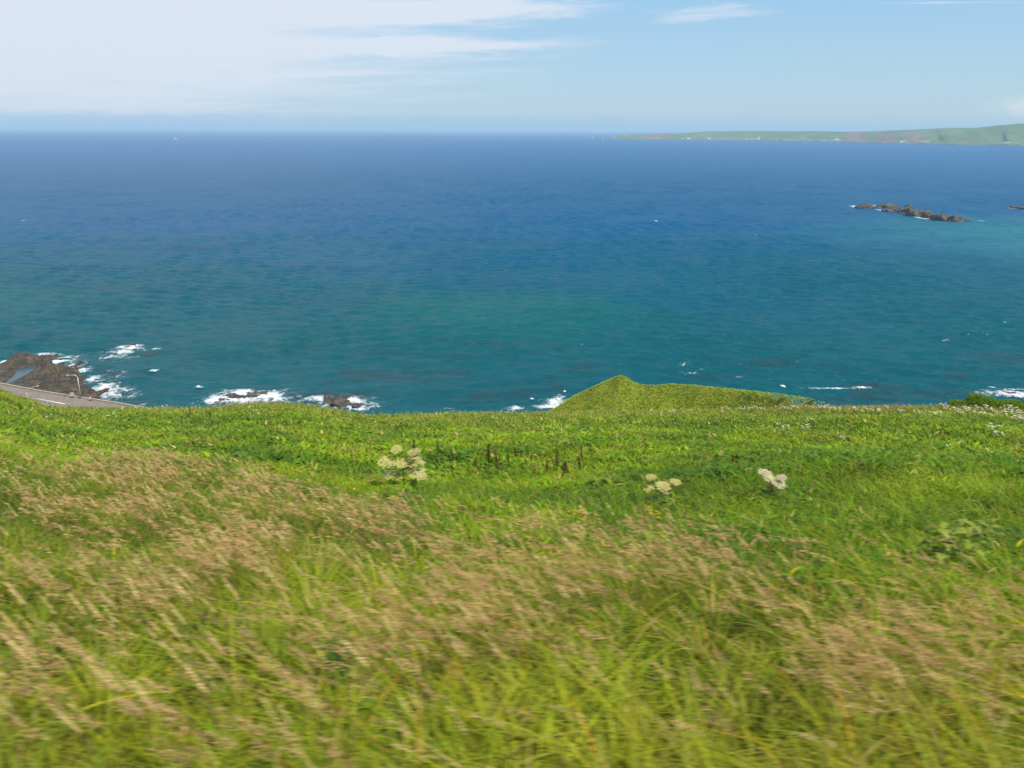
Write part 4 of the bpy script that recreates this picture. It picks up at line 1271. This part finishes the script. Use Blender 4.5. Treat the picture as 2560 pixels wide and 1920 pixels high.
idx = np.arange(m1 * len(inl)).reshape(m1, len(inl)); Q = np.stack([idx[:-1, :-1], idx[1:, :-1], idx[1:, 1:], idx[:-1, 1:]], -1).reshape(-1, 4)
o = mesh_np('headland', np.stack([HX, HY, HZ], -1), Q, M['headland'], smooth=True, extra=HB); tag(o, 'long low green headland across the bay', 'headland', kind='structure')


def hl_pos(u, inland):
    i = int(np.clip(np.searchsorted(u_of, u), 1, m1 - 1)); f = (u - u_of[i - 1]) / (u_of[i] - u_of[i - 1] + 1e-9)
    col = [(HX[i - 1, j] * (1 - f) + HX[i, j] * f, HY[i - 1, j] * (1 - f) + HY[i, j] * f, HZ[i - 1, j] * (1 - f) + HZ[i, j] * f) for j in range(len(inl))]
    col = np.array(col)
    return np.array([np.interp(inland, inl, col[:, k]) for k in range(3)])


def house(u, inland, w, dpt, h, wall, roof, label):
    p = hl_pos(u, inland); p[2] -= 1.0
    t = thing('house', tuple(p), label, 'building', 'buildings on the far headland', rz=random.uniform(-.25, .25) - .45)
    w *= .85; h *= .8
    MB().box((0, 0, h / 2), (w, dpt, h)).build('wall', wall, t)
    MB().prism((0, 0, h + .003), (w * 1.06, dpt * 1.1, h * .42)).build('roof', roof, t)


W, Cr, RR, RGy = M['white'], M['cream'], M['roofred'], M['roofgrey']
for u, inland, w, dpt, h, wl, rf, lab in [
    (1538, 30, 30, 14, 9, W, RGy, 'white house at the very tip of the headland'), (1645, 12, 40, 14, 7, Cr, RGy, 'long pale shed under the reddish cliff near the tip'), (1706, 12, 18, 12, 8, W, RGy, 'small white house, first along the shore after the reddish cliff'),
    (1723, 10, 34, 14, 9, W, W, 'bright white shed by the shore left of centre headland'), (1773, 10, 30, 14, 10, W, W, 'bright white house standing alone on the middle shore'), (1806, 10, 36, 12, 7, Cr, RGy, 'dull low shed right of the lone white house'),
    (1866, 14, 20, 12, 8, Cr, RGy, 'first dull house of the village on the shore'), (1880, 12, 48, 14, 8, W, RGy, 'wide white house in the village on the shore'), (1893, 90, 14, 12, 12, W, RGy, 'white house on the slope above the village, left of two'), (1901, 90, 12, 10, 10, W, RGy, 'white house on the slope above the village, right of two'),
    (1896, 14, 24, 14, 11, W, W, 'brightest house in the middle of the village'), (1930, 12, 30, 14, 9, W, RR, 'white house with a dull red roof right of the village'), (1942, 10, 20, 12, 10, W, RGy, 'tall white house beside the red roofed one'),
    (1961, 12, 26, 14, 8, Cr, RGy, 'dull house right of the tall white one'), (1989, 8, 16, 12, 8, W, RGy, 'small white house alone at the waterline'), (2007, 14, 36, 14, 9, Cr, RR, 'cream house with a red roof in the second village'), (2022, 12, 18, 12, 8, Cr, RGy, 'small cream house in the second village'),
    (2047, 14, 60, 16, 9, Cr, RR, 'longest red roofed building on the shore'), (2060, 6, 30, 12, 6, W, W, 'low white shed in front of the longest building'), (2082, 14, 20, 14, 9, Cr, RGy, 'cream house left of the cream hall'), (2091, 16, 30, 18, 14, Cr, W, 'tall cream hall with a pale roof by the shore'),
    (2120, 12, 16, 12, 7, Cr, RGy, 'small dull house below the left red scar'), (2253, 10, 18, 12, 10, W, W, 'small white house by the water under the right red scar'), (2262, 40, 24, 14, 8, Cr, RGy, 'dull house behind the small white house'), (2314, 14, 56, 16, 10, Cr, RGy, 'wide grey cream hall right of the red scars'),
    (2508, 12, 16, 12, 8, W, RGy, 'small white house, left of the last pair'), (2519, 16, 32, 16, 11, W, RGy, 'white house at the foot of the high hill'), (2540, 14, 14, 10, 6, Cr, RGy, 'small dull house at the far right shore')]:
    house(u, inland, w, dpt, h, wl, rf, lab)
for u0, u1, lab in [(2100, 2150, 'pale concrete quay below the left red scar'), (2170, 2216, 'pale concrete quay between the two red scars'), (2352, 2402, 'brightest concrete quay right of the wide hall'), (2470, 2556, 'long thin quay below the high hill')]:
    a = hl_pos(u0, 2); b2 = hl_pos(u1, 2); a[2] = b2[2] = 0; mid_ = (a + b2) / 2; dd = b2 - a
    L = math.hypot(dd[0], dd[1]); o = MB().box((0, -10, 1.6), (L, 9, 5.0), 0, .98).build('quay', M['concrete']); o.location = tuple(mid_); o.rotation_euler = (0, 0, math.atan2(dd[1], dd[0])); tag(o, lab, 'quay', 'quays of the far headland')

p = hl_pos(1568, 60); p[2] -= 1
t = thing('lighthouse', tuple(p), 'slender white lighthouse near the tip of the headland', 'lighthouse')
MB().tube([(0, 0, 0), (0, 0, 28)], [4.5, 3.2], 16).build('tower', W, t, True)
MB().tube([(0, 0, 28.1), (0, 0, 29.2)], [4.6, 4.6], 16).build('gallery', W, t)
MB().tube([(0, 0, 29.3), (0, 0, 33)], [2.4, 2.4], 12).build('lantern', M['lampglass'], t)
MB().tube([(0, 0, 33.1), (0, 0, 35.5)], [2.8, .3], 12).build('roof', W, t)


def boat(u, v, L, label):
    p = on_plane(u, v, 0)
    t = thing('fishing_boat', tuple(p), label, 'boat', 'distant boats')
    V = []; Qd = []
    secs = [(-.5, .32), (-.3, .5), (0, .52), (.3, .38), (.5, .03)]
    for x, w in secs:
        for yy, z in ((-w * .3, -.05), (-w * .32 - w * .2, .16 + .06 * abs(x)), (w * .32 + w * .2, .16 + .06 * abs(x)), (w * .3, -.05)): V.append((x * L, yy * L * .5, z * L))
    for i in range(len(secs) - 1):
        for k in range(4): a = i * 4 + k; b_ = i * 4 + (k + 1) % 4; Qd.append((a, b_, b_ + 4, a + 4))
    Qd += [(3, 2, 1, 0), (16, 17, 18, 19)]
    mesh_np('hull', V, Qd, W, parent=t)
    MB().box((-L * .12, 0, L * .25), (L * .3, L * .2, L * .17), 0, .85).build('cabin', W, t)
    MB().tube([(L * .12, 0, L * .14), (L * .12, 0, L * .5)], L * .012, 6).build('mast', M['galv'], t)


boat(439, 348, 24, 'tiny white boat alone on the open sea near the horizon')
boat(1483, 345, 24, 'tiny white boat off the headland tip, the farther out one')
boat(1507, 345.3, 22, 'tiny white boat closest to the headland tip')

# contrail high up at the right
cm_, ct, cb, co = new_mat('vapour')
d1 = ct.new('ShaderNodeBsdfDiffuse'); d2 = ct.new('ShaderNodeBsdfTranslucent'); d3 = ct.new('ShaderNodeBsdfTransparent')
for q_ in (d1, d2): q_.inputs[0].default_value = (.9, .9, .9, 1)
m1_ = ct.new('ShaderNodeMixShader'); m1_.inputs[0].default_value = .6; m2_ = ct.new('ShaderNodeMixShader'); m2_.inputs[0].default_value = .45
ct.l.new(d1.outputs[0], m1_.inputs[1]); ct.l.new(d2.outputs[0], m1_.inputs[2]); ct.l.new(d3.outputs[0], m2_.inputs[1]); ct.l.new(m1_.outputs[0], m2_.inputs[2]); ct.l.new(m2_.outputs[0], co.inputs[0])
M['contrail'] = cm_
pA = Vector(tuple(at_y(2190, 9, 60000.))); pB = Vector(tuple(at_y(2560, 6, 60000.)))
n_ = 24
pts = [pA.lerp(pB, i / n_) for i in range(n_ + 1)]
rad = [10 + 42 * math.exp(-((i / n_ - .42) / .12) ** 2) + 12 * math.sin(math.pi * i / n_) for i in range(n_ + 1)]
o = MB().tube(pts, rad, 8).build('vapour_trail', M['contrail'], smooth=True); tag(o, 'thin white aircraft vapour trail high in the sky', 'vapour trail', kind='stuff')

# ------------------------------------------------------------------ light
SUN_EL = math.radians(56); SUN_AZ = math.atan2(0.70, -0.62)      # from +Y towards +X
sd = bpy.data.lights.new('sun', 'SUN'); sd.energy = 5.0; sd.angle = math.radians(.53); sd.color = (1.0, .955, .88)
so = link(bpy.data.objects.new('sun', sd))
sv = Vector((math.sin(SUN_AZ) * math.cos(SUN_EL), math.cos(SUN_AZ) * math.cos(SUN_EL), math.sin(SUN_EL)))
so.rotation_euler = sv.to_track_quat('Z', 'Y').to_euler(); so.location = (60, -20, 140)

world = bpy.data.worlds.new('World'); scene.world = world; world.use_nodes = True
t = NT(world.node_tree)
bg = world.node_tree.nodes['Background']
sky = t.new('ShaderNodeTexSky', sky_type='NISHITA', sun_disc=False, sun_elevation=SUN_EL, sun_rotation=SUN_AZ, altitude=80.0, air_density=1.0, dust_density=.6, ozone_density=2.0)
tc = t.new('ShaderNodeTexCoord')
dx, dy, dz = t.sep(tc.outputs['Generated'])
az = t.math('DIVIDE', dx, t.math('MAXIMUM', dy, .05))                # bearing
el = t.math('MULTIPLY', dz, 57.3)                                      # elevation in degrees (low angles)
K = 10.0                                                               # cloud radiance is scaled by the background strength below
STR = 0.1
elw = t.noise(t.comb(t.math('MULTIPLY', az, 5.0), t.math('MULTIPLY', el, .55), 1.7), 2.0, 6, .6, .5)
elw = t.math('ADD', el, t.math('MULTIPLY', t.math('SUBTRACT', elw, .5), 2.2))
# high thin sheet of cloud over the left half
cv = t.comb(t.math('MULTIPLY', az, 2.6), t.math('SUBTRACT', t.math('MULTIPLY', el, .55), t.math('MULTIPLY', az, 1.1)), dy)
n1 = t.noise(cv, 1.7, 9, .60, .7)
n2 = t.noise(t.mapping(cv, loc=(3, 7, 0), sc=(.6, 1.2, 1)), 3.0, 8, .62, .6)
n = t.math('ADD', t.math('MULTIPLY', n1, .65), t.math('MULTIPLY', n2, .35))
bias = t.mapr(az, -.42, .10, .42, -.20, False)
bias = t.math('SUBTRACT', bias, t.mapr(az, .1, .5, 0, .14, False))
def streak(c0, slope, half, az0, az1, gain):
    dd = t.math('ABSOLUTE', t.math('SUBTRACT', elw, t.math('ADD', c0, t.math('MULTIPLY', az, slope))))
    return t.math('MULTIPLY', t.mapr(dd, half * 1.6, 0.0, 0, gain), t.math('MULTIPLY', t.mapr(az, az1, az0), t.mapr(az, -.6, -.3)))
bias = t.math('ADD', bias, streak(7.35, 1.6, .75, .02, .20, .40))
bias = t.math('ADD', bias, streak(5.35, 1.2, .55, -.06, .16, .34))
bias = t.math('ADD', bias, t.math('MULTIPLY', t.mapr(az, .12, .2), t.math('MULTIPLY', t.mapr(az, .42, .25), t.mapr(t.math('ABSOLUTE', t.math('SUBTRACT', elw, 7.0)), .8, .1, 0, .30))))
lowfade = t.mapr(el, 1.2, 4.0, -.16, .02)
den = t.mapr(t.math('ADD', n, t.math('ADD', bias, lowfade)), .38, .84, 0, .95)
front = t.mapr(dy, .0, .3)
base = sky.outputs[0]
# pale air low over the sea, clearer blue higher up
low = t.mix(t.mapr(el, .5, 9.0, 0, 1, False), (K * .40, K * .555, K * .66), (K * .26, K * .495, K * .73))
c1 = t.mix(t.mapr(el, 9.0, 35.0, .80, .0), base, low)
c2 = t.mix(t.math('MULTIPLY', den, front), c1, (K * .61, K * .66, K * .745))
# left: general milky veil
veil = t.math('MULTIPLY', t.mapr(az, -.1, -.75, 0, .38), t.mapr(el, .6, 3.0))
c2 = t.mix(veil, c2, (K * .60, K * .65, K * .745))
# grey blue fog bank lying on the horizon
fn = t.noise(t.comb(t.math('MULTIPLY', az, 9.0), t.math('MULTIPLY', el, .8), 0.0), 2.2, 6, .6, .4)
ftop = t.math('ADD', .75, t.math('MULTIPLY', t.math('SUBTRACT', fn, .5), .9))
fm = t.mapr(t.math('SUBTRACT', el, ftop), .30, -.25)
fm = t.math('MULTIPLY', fm, t.mapr(az, .65, .05, .18, .72))
c3 = t.mix(fm, c2, (K * .35, K * .475, K * .57))
# cumulus over the high hill at the right
cn = t.noise(t.comb(t.math('MULTIPLY', az, 14.0), t.math('MULTIPLY', el, 1.1), 3.0), 1.2, 7, .6, .3)
cmask = t.math('MULTIPLY', t.mapr(az, .50, .64), t.math('MULTIPLY', t.mapr(el, .3, 1.0), t.mapr(el, 2.6, 1.2)))
cm = t.mapr(t.math('ADD', cn, t.math('MULTIPLY', cmask, .5)), .62, .92, 0, .85)
cm = t.math('MULTIPLY', cm, cmask)
c4_ = t.mix(cm, c3, (K * .66, K * .68, K * .66))
t.put(bg.inputs[0], c4_); bg.inputs[1].default_value = STR

# ------------------------------------------------------------------ render settings
vs = scene.view_settings
scene.display_settings.display_device = 'sRGB'
vs.view_transform = 'Standard'; vs.look = 'None'; vs.exposure = 0.3; vs.gamma = 1.0; vs.use_curve_mapping = False
scene.render.engine = 'CYCLES'
cy_ = scene.cycles
cy_.max_bounces = 6; cy_.diffuse_bounces = 3; cy_.glossy_bounces = 2; cy_.transmission_bounces = 4; cy_.volume_bounces = 1; cy_.transparent_max_bounces = 16
cy_.use_denoising = True
